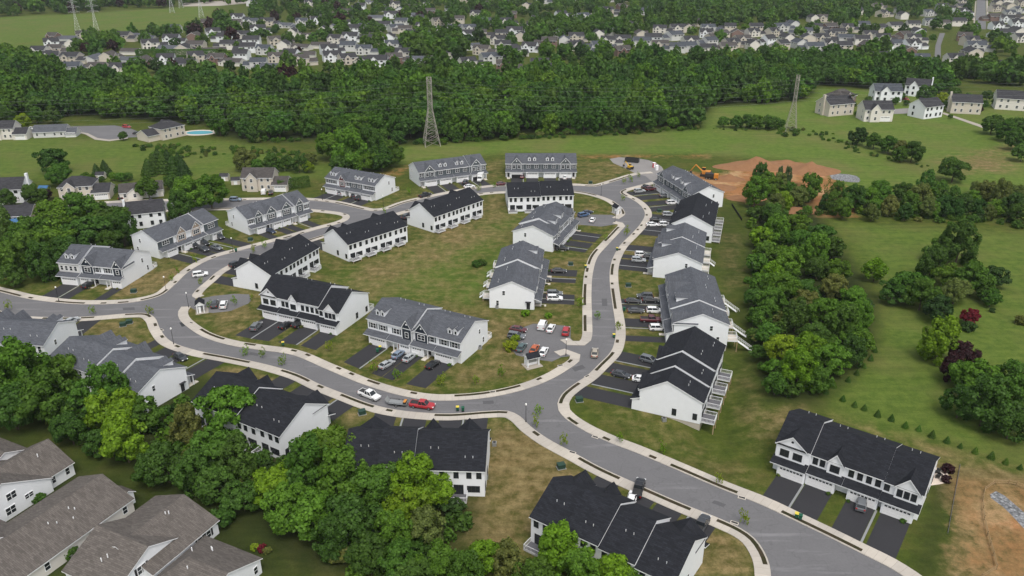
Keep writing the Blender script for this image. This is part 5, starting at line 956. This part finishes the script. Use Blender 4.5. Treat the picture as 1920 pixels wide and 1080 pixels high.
def trunk_mesh(limbs, th=.06):
    b = MB(); b.tube((0, 0, -.05), (.02, .01, .55), th, th * .75, 7, 'bark'); b.tube((.02, .01, .55), (0, 0, 1.1), th * .75, th * .4, 6, 'bark')
    for c in limbs[:9]: z0 = .5 + .06 * (abs(c[0]) * 5 % 3); b.tube((.02, .01, z0), tuple(c * .85 + np.array([0, 0, ZC])), th * .42, th * .14, 5, 'bark')
    return b.mesh('trunk')
TT = {}
for nm, kind, n, leaf in (('r1', 'round', 6500, .052), ('r2', 'round', 6500, .052), ('t1', 'tall', 6500, .052), ('w1', 'wide', 6500, .05), ('w2', 'wide', 6000, .055), ('t2', 'tall', 6000, .052),
                          ('m1', 'round', 2200, .085), ('m2', 'tall', 2200, .085), ('m3', 'wide', 2200, .085), ('m4', 'round', 2200, .08), ('s1', 'open', 330, .085), ('s2', 'open', 260, .085)):
    q, lm = crown_quads(kind, n, leaf); zc_ = .86 if kind == 'wide' else ZC; q[:, :, 2] += zc_; TT[nm] = (mesh_quads('crown', q, 'leaves'), trunk_mesh([c - np.array([0, 0, ZC - zc_]) for c in lm], .05 if nm[0] != 's' else .02))
def cone_quads(n, leaf):
    z = 1 - rng.random(n) ** .62; a = rng.random(n) * 2 * np.pi; tier = .82 + .18 * np.sin(z * 40); r = np.sqrt(1 - z) * (1 - z) ** .25 * .46 * tier * (1 - .35 * rng.random(n) ** 2) + .015
    C = np.stack([r * np.cos(a), r * np.sin(a), .06 + z * .94], 1); Nn = np.stack([np.cos(a), np.sin(a), .6 + 0 * a], 1) + rng.normal(size=(n, 3)) * .35; Nn /= np.linalg.norm(Nn, axis=1, keepdims=True); return quad_cloud(C, Nn, leaf * rng.uniform(.6, 1.2, n), .8)
TT['c1'] = (mesh_quads('crown', cone_quads(1500, .04), 'leaves'), MB().tube((0, 0, -.05), (0, 0, .5), .03, .02, 6, 'bark').mesh('trunk'))
q, lm = crown_quads('round', 1600, .11); q[:, :, 2] += .62; TT['b1'] = (mesh_quads('foliage', q, 'leaves'), None)
GREEN = dict(f=(.046, .108, .019), h=(.036, .086, .018), n=(.066, .140, .016), b=(.100, .190, .013), y=(.135, .200, .014), d=(.044, .096, .017), k=(.028, .062, .016), u=(.090, .120, .032), p=(.026, .012, .015), r=(.12, .015, .026), g=(.054, .120, .017), e=(.065, .105, .042))
def jitter(c, s=.17): f = 1 + random.uniform(-s, s); f *= 1.22; return (c[0] * f * (1.06 + random.uniform(-.12, .12)), c[1] * f, c[2] * f, 1)
def tree(x, y, rpx, col, lab, group=None, tm=None, hz=1.0, cat='tree', name='tree'):
    """crown centre at photo (x, y) with the given crown radius in photo pixels"""
    Rm = 5.0
    tm = tm or random.choice(['r1', 'r2', 't1', 'w1', 'w2', 't2'] if rpx > 25 else ['r1', 'r2', 'm1', 'm4'])
    zc_ = .86 if tm[0] == 'w' or tm == 'm3' else ZC
    for _ in range(5):
        X, Y = P(x, y, zc_ * Rm * hz); Rm = rpx * Zc(X, Y, zc_ * Rm * hz) / FPX
    plant(X, Y, Rm, col, lab, group, tm, hz, cat, name)
def plant(X, Y, Rm, col, lab, group, tm, hz=1.0, cat='tree', name='tree', z=None):
    r = thing(name, lab, cat, (X, Y, tz(X, Y) if z is None else z), random.uniform(0, 6.28), group, (Rm, Rm, Rm * hz)); cm, tm_ = TT[tm]
    if tm_ is None: o = link('foliage', cm, r)
    else: o = link('crown', cm, r); link('trunk', tm_, r)
    o.color = jitter(GREEN[col]) if isinstance(col, str) else (*col, 1); return r
FG = 'tall broadleaf trees in the foreground belt'
LB = dict(b='bright yellow-green broadleaf tree in the foreground belt', n='mid green broadleaf tree in the foreground belt', d='dark green broadleaf tree in the foreground belt', u='dull olive broadleaf tree in the foreground belt', y='bright yellow-green broadleaf tree in the foreground belt', g='mid green broadleaf tree in the foreground belt')
for x, y, r, c in [(38,705,58,'n'),(98,702,50,'g'),(-10,690,45,'n'),(85,745,56,'g'),(20,760,46,'d'),(150,745,42,'g'),(130,800,34,'d'),(200,735,46,'g'),(213,765,52,'b'),(232,820,48,'b'),(262,775,40,'g'),(180,830,30,'d'),(310,865,42,'d'),(350,800,36,'u'),(280,880,34,'d'),(425,770,56,'n'),(400,835,44,'g'),(447,870,44,'d'),(400,905,40,'d'),(360,890,40,'d'),(455,930,38,'d'),
                   (620,842,56,'n'),(575,880,54,'g'),(640,900,58,'n'),(520,905,50,'b'),(540,950,50,'n'),(700,905,52,'g'),(660,970,56,'d'),(595,965,52,'n'),(780,905,54,'b'),(765,955,50,'b'),(815,915,40,'b'),(735,1000,48,'n'),(800,985,42,'u'),(690,1030,44,'d'),(745,1050,44,'g'),(620,1010,40,'d'),(820,1055,44,'n'),(870,1075,42,'g'),(905,1045,38,'b'),(955,1055,38,'u'),(1000,1078,42,'g'),(1045,1030,48,'b'),(1095,1040,48,'b'),(1085,1080,48,'n'),(1145,1075,46,'b'),(1180,1095,34,'g'),(780,1085,40,'d')]:
    tree(x, y, r, c, LB[c], LB[c], hz=1.12 if y < 900 else 1.0)
LC = 'dense tree of the big clump at the left edge below the brown-roofed house'
for x, y, r, c in [(110,408,44,'n'),(150,398,44,'g'),(200,410,42,'d'),(228,430,32,'d'),(55,438,42,'g'),(95,447,46,'n'),(45,478,40,'g'),(80,490,36,'d'),(5,425,30,'d'),(165,438,44,'d'),(130,470,36,'d'),(205,450,30,'d'),(10,480,36,'n'),(20,515,24,'d')]: tree(x, y, r, c, LC, LC)
for a in [(352,362,36,'n','left one of two big trees rising behind the tan gabled row'),(392,356,34,'n','right one of two big trees rising behind the tan gabled row'),(335,385,26,'d','lower dark tree in front of the two big ones behind the tan gabled row'),(276,350,22,'g','round tree before the low cream house'),(320,340,15,'d','small tree between the low cream house and the two big trees'),(108,325,24,'g','lighter tree of the pair at the foot of the left meadow'),(95,300,30,'d','dark wide tree standing in the left meadow'),
          (62,362,22,'d','dark tree beside the blue canopy house at the left edge'),(10,372,20,'d','tree half cut off at the left edge above the brown roof'),(88,364,10,'p','small dark purple tree by the blue canopy'),(457,297,23,'u','dull loose tree in front of the wood, above the solar-panelled house'),(510,304,19,'d','dark tree right of the dull loose one above the solar-panelled house'),(535,304,16,'d','middle tree behind the solar-panelled house'),(560,306,18,'d','dark tree right behind the solar-panelled house'),(482,308,13,'g','low tree between the dull and dark ones behind the solar-panelled house'),(583,296,13,'u','olive tree left of the big round clump'),(578,312,12,'y','small bright tree left of the dark red gabled row'),
          (655,285,40,'n','largest tree of the round clump behind the dark red gabled row'),(698,278,36,'d','dark tree in the middle of the round clump behind the dark red gabled row'),(733,285,26,'g','right end tree of the round clump'),(680,302,28,'n','front tree of the round clump behind the dark red gabled row'),(618,272,28,'n','left end tree of the round clump'),(715,298,24,'d','low front tree at the right of the round clump'),(638,308,22,'d','low front tree at the left of the round clump'),
          (43,226,15,'y','bright yellow tree at upper left by the white car'),(66,215,16,'d','dark tree right behind the yellow one'),(96,214,18,'d','dark tree behind the white house with the lean-to'),(6,215,20,'d','dark tree at the left edge by the cul-de-sac'),(230,254,9,'d','small round tree by the left cul-de-sac'),
          (1642,505,24,'b','lone bright tree with bare stems on the right lawn'),(1820,592,18,'r','small dark red maple on the right lawn'),(1763,640,42,'b','bright round maple on the right lawn'),(1808,662,28,'p','upper purple beech by the bright round maple'),(1788,690,27,'p','lower purple beech by the bright round maple'),(1830,707,46,'n','upper tree of the dark pair at the right edge'),(1898,712,44,'g','tree at the right edge beside the purple beech'),(1850,755,50,'d','big dark tree at the right edge'),(1898,790,46,'d','lowest dark tree at the right edge'),(1802,752,36,'d','dark tree at the left of the right edge group'),
          (1610,253,18,'k','darkest tree at the left end of the hedge line in the right meadow'),(1790,317,30,'d','round dark bush-like tree alone in the right meadow'),(1740,176,20,'d','dark tree in front of the white chimney house'),(1765,184,14,'y','bright small tree beside the white chimney house'),(1680,188,8,'g','small tree by the slate-roofed house')]: tree(*a[:5], tm='w1' if 'in the left meadow' in a[4] or 'alone in the right' in a[4] else None)
for x, y, r, c in [(1600,196,7,'d'),(1606,212,5,'g'),(1540,200,6,'d'),(1690,180,8,'g'),(1700,192,6,'d'),(1628,186,7,'d'),(1760,205,7,'g'),(1776,196,9,'d'),(1836,205,8,'p'),(1845,196,9,'d'),(1868,190,9,'d'),(1700,160,10,'d'),(1755,160,12,'g'),(1790,172,12,'d'),(1815,182,10,'g'),(1852,178,11,'d'),(1667,212,5,'d'),(1782,218,5,'d'),(1590,180,9,'d'),(1648,170,10,'d')]: tree(x, y, r, c, 'garden tree standing among the houses at the head of the right meadow', 'garden trees of the right meadow houses', 'm1')
for x, y, r, c, lb in [(1640,263,16,'d','b'),(1668,270,18,'g','b'),(1690,277,16,'u','b'),(1712,283,22,'d','b'),(1690,288,16,'g','b'),(1380,227,13,'d','a'),(1400,226,14,'d','a'),(1420,227,15,'g','a'),(1445,228,15,'d','a'),(1357,227,11,'g','a'),(1462,230,10,'g','a'),(1862,232,20,'d','c'),(1890,243,22,'g','c'),(1908,262,20,'d','c'),(1905,235,20,'d','c'),(1918,285,18,'d','c')]:
    lab = dict(b='tree in the hedge line across the right meadow', a='tree in the oval thicket left of the meadow pylon', c='tree of the thick clump cut by the right edge')[lb]; tree(x, y, r + 1, c, lab, lab, random.choice(['m1', 'm4', 'r1']), .92)
SB = 'small bushy tree behind the grey hip-roofed house'
for x, y, r, c in [(160,330,9,'n'),(172,333,8,'g'),(212,330,9,'n'),(226,331,10,'g'),(240,330,9,'d'),(190,336,7,'d')]: tree(x, y, r, c, SB, SB, 'm1')
RW = 'tree of the dense wood strip behind the east line'
for x, y, r, c in [(1457,435,30,'n'),(1493,422,28,'n'),(1427,443,23,'b'),(1540,440,26,'d'),(1563,462,24,'d'),(1527,470,32,'n'),(1480,490,32,'n'),(1440,470,24,'g'),(1420,492,22,'g'),(1467,535,35,'n'),(1447,562,28,'g'),(1563,535,27,'u'),(1573,507,24,'n'),(1533,503,26,'d'),(1600,555,26,'n'),(1547,587,38,'n'),(1580,605,35,'g'),(1613,593,28,'n'),(1493,593,30,'d'),(1425,590,24,'g'),(1467,655,38,'y'),(1513,650,36,'b'),(1497,693,38,'b'),(1557,673,36,'n'),(1597,660,30,'d'),(1618,640,24,'n'),(1453,400,24,'d'),(1423,400,18,'d'),(1467,377,22,'b'),(1505,540,26,'d'),(1430,530,24,'n'),(1415,555,20,'d'),(1440,620,24,'g'),(1530,625,28,'d'),(1540,715,26,'g'),(1455,718,24,'g'),(1600,625,26,'n'),(1510,560,26,'u'),(1415,620,16,'d'),(1500,450,26,'g'),(1450,508,22,'b')]: tree(x, y, r, c, RW, RW)
TL = 'tree in the line between the orange dirt and the right lawn'
for x, y, r, c in [(1427,325,19,'g'),(1420,357,26,'d'),(1448,350,18,'d'),(1455,385,22,'g'),(1567,362,22,'g'),(1623,362,24,'n'),(1660,368,24,'g'),(1690,360,22,'n'),(1727,370,24,'d'),(1758,364,22,'n'),(1790,372,24,'g'),(1820,366,22,'n'),(1852,362,24,'g'),(1882,370,22,'d'),(1912,366,24,'d'),(1640,395,18,'g'),(1700,392,18,'d'),(1750,395,18,'g'),(1800,395,18,'d'),(1860,395,18,'g'),(1905,398,18,'d'),(1545,385,15,'u'),(1585,388,18,'g'),(1500,372,21,'g'),(1600,366,24,'n'),(1560,378,18,'d'),(1480,355,18,'d'),(1465,345,18,'g'),(1440,338,20,'d'),(1600,372,20,'g'),(1645,380,20,'d'),(1672,388,20,'g'),(1712,382,22,'g'),(1740,386,20,'d'),(1772,384,22,'d'),(1805,382,22,'n'),(1836,386,22,'g'),(1868,386,22,'d'),(1895,388,22,'n'),(1655,352,18,'n'),(1740,352,18,'g'),(1835,350,18,'d')]: tree(x + random.uniform(-5, 5), y + random.uniform(-5, 6), r + random.uniform(-5, 4), random.choice('gnduhf'), TL, TL, random.choice(['r1', 't1', 't2', 'r2', 'w1']), random.uniform(.85, 1.25))
tree(1520, 352, 23, 'g', 'sparse tree with a visible trunk before the orange dirt', None, 'm2', 1.15); tree(1477, 332, 9, 'e', 'slim grey-green tree left of the sparse one', None, 't1', 2.0); tree(1462, 330, 8, 'e', 'second slim grey-green tree by the orange dirt', None, 't2', 2.0); tree(1552, 355, 17, 'u', 'thin dull tree before the orange dirt', None, 's2', 1.3)
RC = 'tree of the mixed clump on the right lawn'
for x, y, r, c in [(1800,457,40,'d'),(1763,468,28,'g'),(1747,495,30,'d'),(1703,537,38,'g'),(1673,547,28,'d'),(1827,520,36,'g'),(1867,517,26,'k'),(1793,543,28,'u'),(1760,577,30,'k'),(1730,550,34,'g'),(1860,557,19,'g'),(1847,545,19,'d'),(1780,515,30,'n')]: tree(x, y, r, c, RC, RC)
# forest belt: the nearest as things, the rest as one mass
def in_poly(x, y, w):
    ins = False
    for i in range(len(w)):
        ax, ay = w[i]; bx, by = w[(i + 1) % len(w)]
        if (ay > y) != (by > y) and x < ax + (y - ay) / (by - ay) * (bx - ax): ins = not ins
    return ins
FW = pts(FOREST); fx0, fy0 = np.min(FW, 0); fx1, fy1 = np.max(FW, 0); cand = []; rr = random.Random(5); sp = 9.6
for j in range(int((fy1 - fy0) / (sp * .87)) + 1):
    for i in range(int((fx1 - fx0) / sp) + 1):
        X = fx0 + (i + (j % 2) * .5) * sp + rr.uniform(-2.6, 2.6); Y = fy0 + j * sp * .87 + rr.uniform(-2.6, 2.6); px = px_of(X, Y)
        if -60 < px[0] < 1980 and in_poly(X, Y, FW) and math.hypot(X + 40, Y - 396) > 9: cand.append((X, Y))
cand.sort(key=lambda c: Zc(*c)); have = sum(1 for o in COL.objects if o.get('category') == 'tree'); near_n = max(0, 296 - have)
FL = 'broadleaf tree on the near side of the wood belt behind the estate'; mass = []
for i, (X, Y) in enumerate(cand):
    Rm = rr.choice((4.0, 5.2, 6.4, 7.8)) * rr.uniform(.9, 1.12); c = rr.choice('fffffnnhhhgggd' if X < 60 else 'ffhhhhhdgn'); hz = rr.uniform(.8, 1.4)
    if i < near_n: plant(X, Y, Rm * .93, c, FL, FL, rr.choice(['m1', 'm2', 'm3', 'm4']), hz, z=0)
    else: mass.append((X, Y, Rm, hz, c))
# far trees: between the houses, along the horizon
far = []; HX = np.array(HOUSEXY)
FIELD = pts([(-200, 105), (-200, 40), (0, 33), (150, 26), (230, 17), (300, 20), (330, 10), (480, 8), (405, 40), (372, 58), (330, 66), (255, 66), (230, 78), (150, 90), (90, 104), (0, 110)])
STREETS = [pts(q) for q in ([(1745, 115), (1750, 85), (1760, 55), (1775, 55), (1772, 115)], [(1815, 60), (1826, -10), (1856, -10), (1862, 60)], [(650, 132), (650, 102), (720, 102), (718, 132)], [(1600, 60), (1640, 35), (1750, 42), (1740, 66)], [(1830, 70), (1830, 0), (1920, 0), (1920, 70)])]
sp = 15.0; y0, y1 = 560, 1500
for j in range(int((y1 - y0) / sp)):
    Y = y0 + j * sp
    for i in range(-80, 81):
        X = i * sp + rr.uniform(-6, 6); YY = Y + rr.uniform(-6, 6); px = px_of(X, YY)
        if not (-60 < px[0] < 1980 and px[1] > -30): continue
        if in_poly(X, YY, FW) or in_poly(X, YY, FIELD) or any(in_poly(X, YY, s) for s in STREETS): continue
        if px[1] > 168 or (px[0] > 1480 and px[1] > 140): continue
        dh = np.hypot(HX[:, 0] - X, (HX[:, 1] - YY)).min(); front = np.any((np.abs(HX[:, 0] - X) < 11) & (HX[:, 1] - YY > 0) & (HX[:, 1] - YY < 34))
        if dh < 12: continue
        dens = .55 if px[1] < 40 else .62
        if px[0] > 1240 and 45 < px[1] < 105: dens = .42
        if px[0] > 1780: dens = .3
        if front: dens *= .3
        if rr.random() > dens: continue
        far.append((X, YY, rr.choice((3.2, 4.5, 5.2, 6.0, 7.0)) * (.62 if front else 1), rr.uniform(.95, 1.35), rr.choice('ggdddddnkp' if px[0] < 900 else 'ggdddddnnk')))
def strip(poly, n, rlo, rhi, cols):
    w = pts(poly); lo = np.min(w, 0); hi = np.max(w, 0); k = 0; t = 0
    while k < n and t < n * 30:
        t += 1; X = rr.uniform(lo[0], hi[0]); Y = rr.uniform(lo[1], hi[1])
        if in_poly(X, Y, w) and np.hypot(HX[:, 0] - X, HX[:, 1] - Y).min() > 11: far.append((X, Y, rr.uniform(rlo, rhi), rr.uniform(1, 1.3), rr.choice(cols))); k += 1
strip([(-250, 36), (0, 30), (160, 24), (232, 16), (300, 15), (345, 10), (400, 6), (400, -20), (-250, -20)], 300, 6, 9, 'ddkg')
strip([(520, 60), (1240, 60), (1500, 40), (1920, -5), (1920, -30), (400, -30)], 190, 6, 9, 'ddkgd'); strip([(1230, 62), (1600, 40), (1600, 20), (1230, 20)], 90, 7, 9.5, 'ddgd')
strip([(770, 118), (880, 118), (880, 84), (760, 84)], 34, 6.5, 8.5, 'dgd'); strip([(1000, 88), (1200, 70), (1100, 50), (980, 62)], 40, 6, 8.5, 'ddg'); strip([(0, 150), (0, 100), (70, 104), (120, 140), (60, 158)], 34, 5, 7, 'gnd'); strip([(1780, 150), (1920, 168), (1920, 140), (1800, 130)], 30, 5, 7.5, 'gdd'); strip([(1560, 135), (1780, 165), (1790, 150), (1580, 118)], 44, 5, 7.5, 'gdd'); strip([(130, 100), (230, 88), (230, 70), (140, 78)], 18, 4, 6, 'gnd')
def mass_object(name, lab, items, n, leaf):
    base = [crown_quads(k, n, leaf)[0] for k in ('round', 'tall', 'wide', 'round')]; Qs = []; T_s = []
    for X, Y, Rm, hz, c in items:
        q = base[rr.randrange(4)].copy(); q[:, :, 2] += ZC * .92; a = rr.uniform(0, 6.28); co, si = math.cos(a), math.sin(a); x = q[:, :, 0] * co - q[:, :, 1] * si; y = q[:, :, 0] * si + q[:, :, 1] * co
        Qs.append(np.stack([x * Rm + X, y * Rm + Y, q[:, :, 2] * Rm * hz], 2)); T_s.append(np.tile(np.array(jitter(GREEN[c]), np.float32), (len(q) * 4, 1)))
    Q = np.concatenate(Qs); me = mesh_quads(name, Q, 'leaves_mass'); ca = me.color_attributes.new('tint', 'FLOAT_COLOR', 'POINT'); ca.data.foreach_set('color', np.concatenate(T_s).ravel())
    o = link(name, me); o['kind'] = 'stuff'; tag(o, lab, 'trees'); return o
mass_object('woodland', 'dense green wood belt filling the ground beyond its front row of trees', mass, 1100, .105)
mass_object('far_trees', 'countless dark trees between and beyond the far suburban houses', far, 400, .165)
# undergrowth, shrubs, saplings, conifers, hedges
und = []
for poly, n, lo, hi in (([(-40, 700), (60, 770), (180, 850), (320, 900), (480, 960), (560, 1020), (700, 1100), (760, 1100), (900, 1000), (830, 930), (640, 860), (480, 800), (300, 760), (150, 690)], 120, 1.2, 2.6), ([(1410, 400), (1400, 520), (1410, 640), (1430, 740), (1470, 752), (1600, 700), (1640, 640), (1630, 590), (1560, 500), (1520, 430)], 120, 1.2, 2.8), ([(1440, 410), (1560, 405), (1920, 430), (1920, 415), (1560, 390), (1440, 395)], 70, 1.0, 2.0), ([(-20, 480), (60, 520), (220, 470), (240, 440)], 30, 1, 2.2),
                        ([(250, 275), (300, 268), (400, 276), (425, 290), (350, 300), (280, 292)], 60, .7, 1.6), ([(430, 275), (480, 280), (560, 285), (600, 300), (440, 292)], 40, .8, 1.6), ([(1300, 242), (1480, 236), (1560, 250), (1640, 290), (1740, 310), (1740, 318), (1600, 285), (1500, 248), (1300, 246)], 70, .5, 1.3), ([(1458, 240), (1500, 240), (1500, 256), (1458, 256)], 26, .7, 1.8), ([(440, 270), (600, 265), (800, 273), (920, 265), (1180, 253), (1310, 243), (1310, 238), (1100, 246), (780, 268), (500, 262)], 120, 1.0, 2.2)):
    w = pts(poly); lo_ = np.min(w, 0); hi_ = np.max(w, 0); k = t = 0
    while k < n and t < n * 40:
        t += 1; X = rr.uniform(lo_[0], hi_[0]); Y = rr.uniform(lo_[1], hi_[1])
        if in_poly(X, Y, w): und.append((X, Y, rr.uniform(lo, hi), rr.uniform(.7, 1.0), rr.choice('ddggkun'))); k += 1
o = mass_object('undergrowth', 'low tangled undergrowth along the edges of woods and ditches', und, 420, .15); o.location.z = -.4
def shrub(x, y, Rm, c, lab, group=None): X, Y = P(x, y); plant(X, Y, Rm, c, lab, group, 'b1', 1.0, 'shrub', 'shrub')
for a in [(1815,620,1.9,'k','dark low shrub under the dark red maple'),(1860,585,.9,'k','small clipped dark shrub right of the dark red maple'),(1914,608,1.8,'u','grey-green shrub at the right edge of the lawn'),(957,656,2.0,'y','bright yellow-green bush at the car court corner'),(966,640,1.4,'y','smaller bright bush behind the grey wagon'),(985,592,1.3,'b','bright small bush on the dry lawn below the brick steps'),(1028,596,1.1,'b','bright small bush above the white van'),(130,962,1.0,'d','clipped round shrub beside the leftmost white wall'),(76,941,1.3,'d','dark round shrub by the leftmost wall corner'),(132,1043,1.5,'d','round green shrub against the cream side wall'),(478,1030,.8,'y','yellow flowering shrub in the bungalow flower bed'),(492,1033,.9,'r','reddish shrub in the bungalow flower bed'),(502,1036,.8,'u','grey shrub in the bungalow flower bed'),(415,985,2.6,'d','dark conifer-like shrub behind the crossed tan roofs'),(1776,885,1.3,'p','purple bush at the patio edge'),(1773,903,1.0,'p','dark red bush at the front of the patio'),(893,500,1.6,'d','dark shrub left of the brick stepped row'),(905,497,1.5,'d','second dark shrub behind the brick stepped row'),(332,830,2.2,'u','pale scrubby bush between the foreground trees'),(357,870,2.4,'u','pale scrubby bush on the bare bank among foreground trees')]: shrub(*a)
SG = 'small foundation shrub beside a townhouse entrance'; kk = 0
for lab_, (cx, cy, rz, L, D) in list(BACKS.items()):
    for i in range(4):
        t = (-.5 + (i + .5) / 4) * L + (1.4 if i % 2 else -1.6); X = cx + t * math.cos(rz) + 2.3 * math.sin(rz); Y = cy + t * math.sin(rz) - 2.3 * math.cos(rz); px = px_of(X, Y)
        if Y < 330 and 0 < px[0] < 1920 and kk < 80: plant(X, Y, rr.uniform(.35, .6), rr.choice('dgu'), SG, SG, 'b1', .9, 'shrub', 'shrub'); kk += 1
SPL = 'thin young street tree planted along the pavement'
for x, y in [(475,475),(497,467),(365,493),(333,513),(322,527),(377,533),(17,583),(175,590),(282,590),(460,667),(493,672),(530,685),(827,722),(893,720),(940,707),(617,660),(473,565),(440,573),(393,577),(1057,837),(1162,830),(1003,800),(1160,620),(1088,577),(1347,907),(1393,983),(1168,377),(1182,342),(1197,333),(1170,345),(1175,443),(898,358),(927,352),(720,400),(767,365),(700,700),(745,712),(690,300),(1240,850),(1010,780),(1120,600),(1135,450)]:
    X, Y = P(x, y); plant(X, Y, rr.uniform(.85, 1.25), rr.choice('bbyy'), SPL, SPL, rr.choice(['s1', 's2']), rr.uniform(1.35, 1.75), 'young tree', 'sapling')
CG = 'small conifer in the planted row across the right lawn'
for i, (x, y) in enumerate([(1548,738),(1563,727),(1580,752),(1602,763),(1620,769),(1645,781),(1671,789),(1697,802),(1722,808),(1747,820),(1775,830),(1800,840),(1828,850),(1858,860),(1885,870),(1912,880),(1590,716),(1606,703),(1620,690),(1632,676),(1640,660)]):
    X, Y = P(x, y); plant(X, Y, rr.uniform(1.2, 1.9), rr.choice('dgd'), CG, CG, 'c1', 1.0, 'conifer', 'conifer')
EG = 'dark spruce in the clump behind the left suburban houses'
for x, y, h in [(280,330,8),(290,325,9),(300,320,10),(308,324,9),(318,322,10),(328,328,9),(338,324,9),(346,330,8),(183,332,6),(199,329,7)]:
    X, Y = P(x, y); plant(X, Y, h, rr.choice('kkd'), EG, EG, 'c1', 1.0, 'conifer', 'conifer')
def hedge(lab, a, c2, w, h):
    A = np.array(P(*a)); B2 = np.array(P(*c2)); L = np.linalg.norm(B2 - A); n = int(220 * L * (w + 2 * h) / 8); f = rng.random((n, 3)); side = rng.random(n)
    C = np.stack([f[:, 0] * L, (f[:, 1] - .5) * w, f[:, 2] * h], 1); top = side < .4; C[top, 2] = h; s2 = side >= .4; C[s2, 1] = np.where(f[s2, 1] > .5, w/2, -w/2); e = side > .93; C[e, 0] = np.where(f[e, 0] > .5, L, 0); C[e, 1] = (f[e, 1] - .5) * w
    C += rng.normal(size=C.shape) * .12; Nn = rng.normal(size=C.shape) * .6 + np.array([0, 0, .5]); Nn[s2, 1] += np.sign(C[s2, 1]); Nn /= np.linalg.norm(Nn, axis=1, keepdims=True)
    r = thing('hedge', lab, 'hedge', (*A, 0), math.atan2(B2[1] - A[1], B2[0] - A[0])); o = link('foliage', mesh_quads('foliage', quad_cloud(C, Nn, .16 * rng.uniform(.7, 1.2, n)), 'leaves'), r); o.color = jitter(GREEN['d'])
hedge('tall clipped hedge right of the solar-panelled house', (522, 358), (580, 349), 2.5, 4.2); hedge('long dark clipped hedge among the far left houses', (258, 107), (425, 107), 6, 6); hedge('low dark hedge left of the low cream house', (205, 367), (240, 350), 1.6, 2.0); hedge('short clipped hedge behind the far left houses', (525, 106), (560, 104), 4, 5); hedge('dark hedge at the top of the far left suburb', (265, 66), (310, 66), 5, 5)
for o in list(COL.objects):
    q = o
    while q.parent: q = q.parent
    if q.location.y < -400: o['_del'] = 1
for o in [o for o in COL.objects if '_del' in o]: bpy.data.objects.remove(o)
# dirt mounds at the excavation
def mound(x, y, a, b_, h, seed):
    X, Y = P(x, y); n = 28; v = []; f = []; r2 = np.random.default_rng(seed)
    for i in range(n + 1):
        for j in range(n + 1):
            u, w = i / n * 2 - 1, j / n * 2 - 1; d = math.hypot(u, w); z = h * max(0, 1 - d) ** 1.2 * (1 + .25 * math.sin(u * 7 + seed) * math.cos(w * 6)) - .1; v.append((X + u * a, Y + w * b_, z))
    for i in range(n):
        for j in range(n): k = i * (n + 1) + j; f.append((k, k + 1, k + n + 2, k + n + 1))
    me = bpy.data.meshes.new('dirt_mound'); me.from_pydata(v, [], f); me.materials.append(M['dirt_heap']); me.polygons.foreach_set('use_smooth', [True] * len(f)); structure('dirt_mound', me)
m, nt, b = nmat('dirt_heap', .95, .1); p = geopos(nt); n2 = noise(nt, .5, 6, .7, p); nt.links.new(mix(nt, n2, (.165, .082, .042), (.285, .155, .08)), b.inputs['Base Color']); bump(nt, b, n2, .6, .3)
mound(1415, 313, 20, 8, 4.2, 1); mound(1520, 320, 14, 9, 3.6, 2); mound(1468, 309, 12, 6, 2.6, 6); mound(1365, 336, 8, 5, 2.2, 7); mound(1345, 352, 9, 6, 1.6, 3); mound(1400, 372, 9, 5, 1.8, 4); mound(1490, 395, 14, 5, 1.6, 5)
structure('gravel_patch', flat('gravel_patch', [smooth(pts([(1555, 328), (1575, 326), (1605, 330), (1610, 342), (1580, 340), (1560, 336)]), 3)], 'rock_gravel', .06))
# ------------------------------------------------------------------ haze, sky and light
HZ = True
if HZ:
    hb = MB().box(-1560, 1560, -30, 2450, -4.5, 104, 'white_trim'); me = hb.mesh('haze'); me.materials.clear(); hm = bpy.data.materials.new('haze'); hm.use_nodes = True; nt = hm.node_tree; nt.nodes.remove(nt.nodes['Principled BSDF'])
    pv = N(nt, 'ShaderNodeVolumePrincipled'); pv.inputs['Color'].default_value = (.80, .88, .95, 1); pv.inputs['Density'].default_value = .00005; pv.inputs['Anisotropy'].default_value = 0.0; nt.links.new(pv.outputs[0], nt.nodes['Material Output'].inputs['Volume']); me.materials.append(hm); o = link('haze', me); o['kind'] = 'stuff'
wd = bpy.data.worlds.new('World'); scn.world = wd; wd.use_nodes = True; nt = wd.node_tree; bg = nt.nodes['Background']
sky = N(nt, 'ShaderNodeTexSky', sky_type='NISHITA', sun_disc=False); EL, AZ = R(62), R(165)
sky.sun_elevation = EL; sky.sun_rotation = AZ; sky.air_density = 1.4; sky.dust_density = 6.0; sky.ozone_density = 1.0
hs = N(nt, 'ShaderNodeHueSaturation'); hs.inputs['Saturation'].default_value = .45; nt.links.new(sky.outputs[0], hs.inputs['Color']); nt.links.new(hs.outputs[0], bg.inputs[0]); bg.inputs[1].default_value = .15
sl = bpy.data.lights.new('sun', 'SUN'); sl.energy = .75; sl.angle = R(18); sl.color = (1, .985, .955); so = bpy.data.objects.new('sun', sl); COL.objects.link(so)
d = Vector((math.sin(AZ) * math.cos(EL), math.cos(AZ) * math.cos(EL), math.sin(EL))); so.rotation_euler = d.to_track_quat('Z', 'Y').to_euler()
vs = scn.view_settings; vs.view_transform = 'Standard'; vs.look = 'None'; vs.exposure = .32; vs.gamma = 1
scn.render.engine = 'CYCLES'; cy = scn.cycles; cy.max_bounces = 6; cy.diffuse_bounces = 3; cy.glossy_bounces = 2; cy.transmission_bounces = 3; cy.volume_bounces = 1; cy.use_denoising = True; cy.transparent_max_bounces = 6
